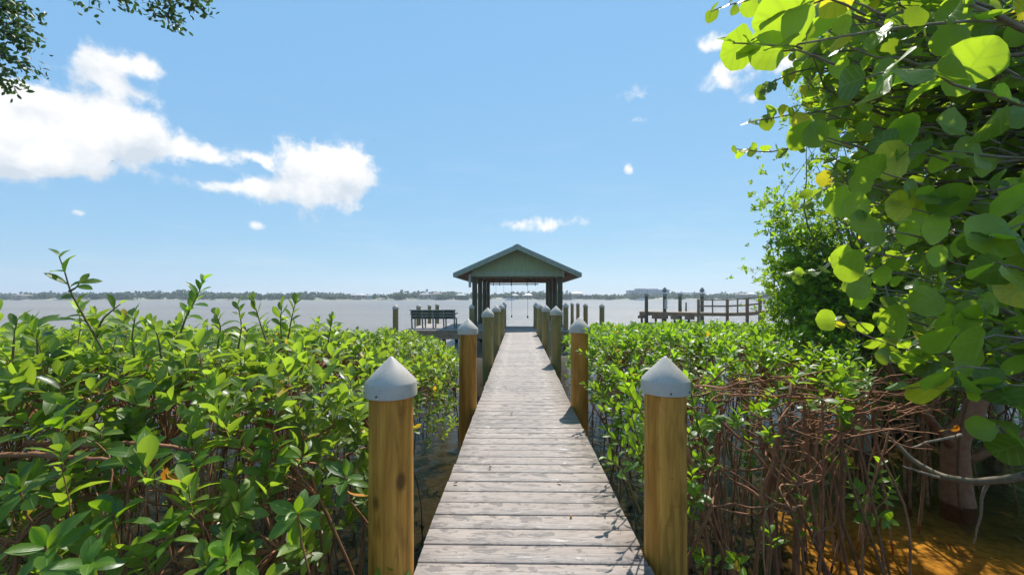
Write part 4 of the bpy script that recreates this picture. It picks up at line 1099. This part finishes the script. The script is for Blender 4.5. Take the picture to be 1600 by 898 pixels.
for i,(px,w_) in enumerate(((988,10),(1003,13),(1021,14),(1040,12))):
    D = 430; p = W(px,464,D); x,y = p[0],p[1]; w = w_/F*D
    t = empty('apartment_block', (x,y,.5), ('first','second','third','fourth')[i]+' from the left of the blue-grey blocks rising over the far trees', 'building', 'apartment blocks behind the far shore')
    hgt = (7.8,9.6,9.4,8.6)[i]
    MB().box(x-w/2,x+w/2,y,y+12,.5,hgt).build('wall', M['wall_blue'], t)
    MB().box(x-w/2-.3,x+w/2+.3,y-.3,y+12.3,hgt+.002,hgt+.6).build('roof', M['roof_grey'], t)
    for r_ in range(3):
        for k in range(3):
            wx = x-w/2+(k+.5)*w/3; MB().box(wx-.9,wx+.9,y-.05,y+.02,1.6+r_*2.5,3.1+r_*2.5).build('window', M['glass'], t)
for px,lab in ((797,'small white boat at the far shore left in the boathouse opening'),(1003,'small pale boat at the far shore below the blue-grey blocks')):
    p = W(px,464,262); t = empty('boat', (p[0],p[1],WZ), lab, 'boat', 'boats at the far shore')
    m = MB(); x,y = p[0],p[1]
    m.poly([(x-3.4,y,WZ+.9),(x-2.8,y,WZ-.2),(x+2.6,y,WZ-.2),(x+3.6,y,WZ+1.1)],(0,2.2,0)); m.build('hull', M['boat'], t)
    m = MB(); m.box(x-1.,x+.9,y+.4,y+1.8,WZ+.95,WZ+1.8,.05); m.build('cabin', M['wall_blue'], t)
# birds
def bird(px,py,D,s,lab):
    c = W(px,py,D); q = QB(); 
    V=[(c[0]-s,c[1],c[2]+s*.22),(c[0]-s*.45,c[1]-.12*s,c[2]+s*.12),(c[0],c[1]-.16*s,c[2]),(c[0]+s*.45,c[1]-.12*s,c[2]+s*.13),(c[0]+s,c[1],c[2]+s*.2),
       (c[0]-s,c[1]+.05*s,c[2]+s*.22),(c[0]-s*.45,c[1]+.15*s,c[2]+s*.10),(c[0],c[1]+.2*s,c[2]-.02*s),(c[0]+s*.45,c[1]+.15*s,c[2]+s*.11),(c[0]+s,c[1]+.05*s,c[2]+s*.2)]
    b = empty('bird', tuple(c), lab, 'bird', 'birds in the sky')
    q.add(V,[(0,1,6,5),(1,2,7,6),(2,3,8,7),(3,4,9,8)]); o = q.build('wing', M['bird'], b)
    m = MB(); m.lathe([(.01*s,-.45*s),(.09*s,-.15*s),(.08*s,.1*s),(.02*s,.42*s)], c=(c[0],c[1],c[2]-.02*s), n=10, axis='X'); m.build('body', M['bird'], b, True)
bird(175,252,90,.55,'dark bird gliding in front of the big left cloud')
bird(372,173,160,.45,'tiny bird in clear sky above the middle cloud, left one')
bird(502,127,160,.45,'tiny bird in clear sky above the middle cloud, the highest')
bird(583,219,160,.45,'tiny bird right of the middle cloud')

# ------------------------------------------------------------------ bed and water
qb = QB(); gx = np.concatenate([[-900,-300,-80],np.linspace(-16,16,65),[80,300,900]]); gy = np.concatenate([[-60,-40],np.linspace(-6,26,65),[80,300,560]])
X,Y = np.meshgrid(gx,gy); Z = BZ + .10*wob(X*.7,Y*.7,2)*np.where(np.abs(X)<20,1,0) + np.interp(X,(2.2,3.4,6),(0,.12,.14))*np.where(np.abs(Y-4)<6,1,0)*.8
Z = np.where(Y<.2, Z+np.interp(Y,(-3,.2),(1.0,0)), Z); Z = np.where(np.abs(X)>50,-2.5,Z); Z = np.where(Y>60,-2.5,Z)
n1 = len(gx); V = np.stack([X,Y,Z],-1).reshape(-1,3)
Fq = [(i*n1+j,i*n1+j+1,(i+1)*n1+j+1,(i+1)*n1+j) for i in range(len(gy)-1) for j in range(n1-1)]
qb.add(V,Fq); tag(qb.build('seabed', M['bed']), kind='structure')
qb = QB(); qb.add([(-900,-60,WZ),(900,-60,WZ),(900,560,WZ),(-900,560,WZ)],[(0,1,2,3)]); tag(qb.build('water', M['water'], smooth=False), kind='structure')
m_ = bpy.data.materials.new('pale_air'); m_.use_nodes = True; t = NT(m_.node_tree)
pv = t.node('ShaderNodeVolumePrincipled'); pv.inputs['Color'].default_value = (.80,.90,1.,1); pv.inputs['Density'].default_value = .0007; pv.inputs['Anisotropy'].default_value = .3
ho = t.node('ShaderNodeOutputMaterial'); t.L.new(pv.outputs[0], ho.inputs['Volume'])
tag(MB().box(-1000,1000,-80,600,-3.6,32).build('haze', m_), 'thin pale air between the walkway and the far shore', None, None, 'stuff')
# leaf litter on the planks
for (a,b,c_,lab) in ((762,735,'tiny brown dead leaf on the planks left of centre','l'),(708,757,'dark speck of leaf near the left deck edge','l'),(870,757,'small curled twig on the planks right of centre','l'),(892,809,'small reddish seed on the planks','s'),(798,624,'dark leaf scrap far along the walkway','l')) and ():
    pass
for (a,b,kind,lab) in ((764,734,0,'tiny dark brown dead leaf lying on the planks left of centre'),(708,757,0,'dark leaf scrap near the left edge of the planks'),(870,755,0,'small curled leaf scrap on the planks right of centre'),(892,809,1,'small reddish seed lying on the planks'),(797,648,0,'dark leaf scrap farther along the walkway')):
    D = H*F/(b-HY); p = W(a,b,D)
    if kind: o = MB().lathe([(.001,0),(.006,.003),(.008,.008),(.005,.014),(.001,.016)], c=(p[0],p[1],.001), n=12).build('seed', M['leaf_dead'], None, True); tag(o, lab, 'seed')
    else:
        q = QB(); leaves(q, T_NEAR, np.array([[p[0],p[1],.006]]), np.array([[rng.normal(),rng.normal(),.15]]), np.array([[0,0,1.]]), np.array([.035]), 1.2, .8, -.3, np.array([.3]))
        tag(q.build('dead_leaf', M['screw']), lab, 'leaf')

# ------------------------------------------------------------------ world
w = bpy.data.worlds.new('World'); S.world = w; w.use_nodes = True
t = NT(w.node_tree)
sky = t.node('ShaderNodeTexSky', sky_type='NISHITA'); sky.sun_disc = False
sky.sun_elevation = EL; sky.sun_rotation = AZ; sky.altitude = 0; sky.air_density = 1.0; sky.dust_density = 0.; sky.ozone_density = 1.5
gen = t.node('ShaderNodeTexCoord').outputs['Generated']; x = t.xyz(gen)
az = t.m('ARCTAN2', x[0], x[1]); el = t.m('ARCTAN2', x[2], t.m('SQRT', t.m('ADD', t.m('MULTIPLY',x[0],x[0]), t.m('MULTIPLY',x[1],x[1]))))
def P2A(px, py):
    a = math.atan((px-811)/F); return a, math.atan((HY-py)/F*math.cos(a))
base = t.cxyz(az, el, 0.)
wv = t.noise(base, 9., 5, .6, out=1)
wv = t.vmul(t.vadd(wv, (-.5,-.5,-.5)), (.075,.05,.0))
q = t.xyz(t.vadd(base, wv)); wa, we = q[0], q[1]
BL = [(40,215,95,56,1.2),(130,205,95,52,1.2),(215,205,50,34,1.0),(20,135,50,18,.6),(60,250,80,20,.7),(130,92,42,32,.95),(215,105,36,24,.85),(185,135,50,12,.5),(10,250,40,28,.8),
      (312,243,42,17,.95),(480,258,56,34,1.2),(540,272,40,34,1.15),(480,304,50,32,1.1),(400,285,28,14,.7),(350,295,52,14,.8),(395,240,22,8,.5),(392,350,16,9,.62),
      (978,268,11,9,.62),(990,184,18,7,.5),(985,143,20,16,.42),(1040,100,40,14,.30),(1115,68,22,14,.85),(1140,105,28,16,.85),(1130,135,34,15,.85),(1170,155,26,10,.65),(1225,110,30,18,.85),
      (850,352,66,13,.72),(110,335,16,7,.4),(-60,230,70,60,1.1)]
def cloud_field(we, tot=None):
  for px,py,rx,ry,am in BL:
    a,e = P2A(px,py); ra = abs(P2A(px+rx,py)[0]-a); re = abs(P2A(px,py-ry)[1]-e)
    da = t.m('MULTIPLY', t.m('SUBTRACT', wa, a), 1/ra); de = t.m('MULTIPLY', t.m('SUBTRACT', we, e), 1/re)
    g = t.m('MULTIPLY', t.m('EXPONENT', t.m('MULTIPLY', t.m('ADD', t.m('MULTIPLY',da,da), t.m('MULTIPLY',de,de)), -.75)), am)
    tot = g if tot is None else t.m('ADD', tot, g)
  return tot
tot = cloud_field(we); tot_up = cloud_field(t.m('ADD', we, .022))
nz = t.noise(base, 22., 8, .6, .2)
nb = t.noise(base, 7., 4, .5)
dens = t.m('ADD', tot, t.m('ADD', t.m('MULTIPLY', t.m('SUBTRACT', nz, .5), 2.2), t.m('MULTIPLY', t.m('SUBTRACT', nb, .5), .5)))
mask = t.mapr(t.m('ADD', dens, t.m('MULTIPLY', t.m('SUBTRACT', tot, tot_up), .35)), .30, 1.05, 0, 1, True)
mask = t.m('MULTIPLY', mask, t.mapr(tot, .08, .3))
# faint veils
veil = t.mapr(t.noise(t.vmul(base,(2.5,14,1)), 1.6, 5, .6), .5, .8, 0, .22)
veil = t.m('MULTIPLY', veil, t.mapr(el, .02, .45, 1, .0))
lit = t.noise(t.vadd(base,(.012,-.03,0)), 16., 5, .6)
lo = t.noise(t.vadd(base,(.0,.022,0)), 16., 5, .6)
shade = t.mapr(t.m('ADD', t.m('SUBTRACT', lit, lo), t.m('MULTIPLY', t.m('SUBTRACT', tot, tot_up), .42)), -.34, .16, 0, 1)
cc = t.mix(shade, (.66,.735,.82), (1.02,1.02,1.02))
SKYS = .115
hs = t.node('ShaderNodeHueSaturation'); hs.inputs['Saturation'].default_value = 1.0; t.L.new(sky.outputs[0], hs.inputs['Color'])
skc = t.vadd(t.vmul(hs.outputs[0], (.036,.030,.013)), (.128,.308,.585))
bg = t.node('ShaderNodeBackground'); t.L.new(skc, bg.inputs[0]); bg.inputs[1].default_value = 1.0
bc = t.node('ShaderNodeBackground'); t.set(bc.inputs[0], cc); bc.inputs[1].default_value = .78
mx = t.node('ShaderNodeMixShader'); t.L.new(t.m('MAXIMUM', mask, veil), mx.inputs[0]); t.L.new(bg.outputs[0], mx.inputs[1]); t.L.new(bc.outputs[0], mx.inputs[2])
wo = t.node('ShaderNodeOutputWorld'); t.L.new(mx.outputs[0], wo.inputs[0])
w.cycles.sampling_method = 'MANUAL'; w.cycles.sample_map_resolution = 512

sun = bpy.data.lights.new('sun','SUN'); sun.energy = 5.0; sun.angle = R(.5); sun.color = (1.,.955,.88)
so = bpy.data.objects.new('sun', sun); COL.objects.link(so)
sd = Vector((math.sin(AZ)*math.cos(EL), math.cos(AZ)*math.cos(EL), math.sin(EL)))
so.rotation_euler = (-sd).to_track_quat('-Z','Y').to_euler(); so.location = sd*40

cam = bpy.data.cameras.new('camera'); co = bpy.data.objects.new('camera', cam); COL.objects.link(co)
co.location = (0,0,H); co.rotation_euler = (R(90),0,PSI)
cam.sensor_width = 36; cam.lens = F/1600*36; cam.shift_y = 15/1600; cam.clip_start = .02; cam.clip_end = 20000
S.camera = co
S.render.resolution_x = 1024; S.render.resolution_y = 574
S.view_settings.view_transform = 'Standard'; S.view_settings.look = 'None'; S.view_settings.gamma = 1; S.view_settings.exposure = .4
S.view_settings.use_curve_mapping = False
if S.render.engine == 'CYCLES': 
    S.cycles.transparent_max_bounces = 12; S.cycles.max_bounces = 8
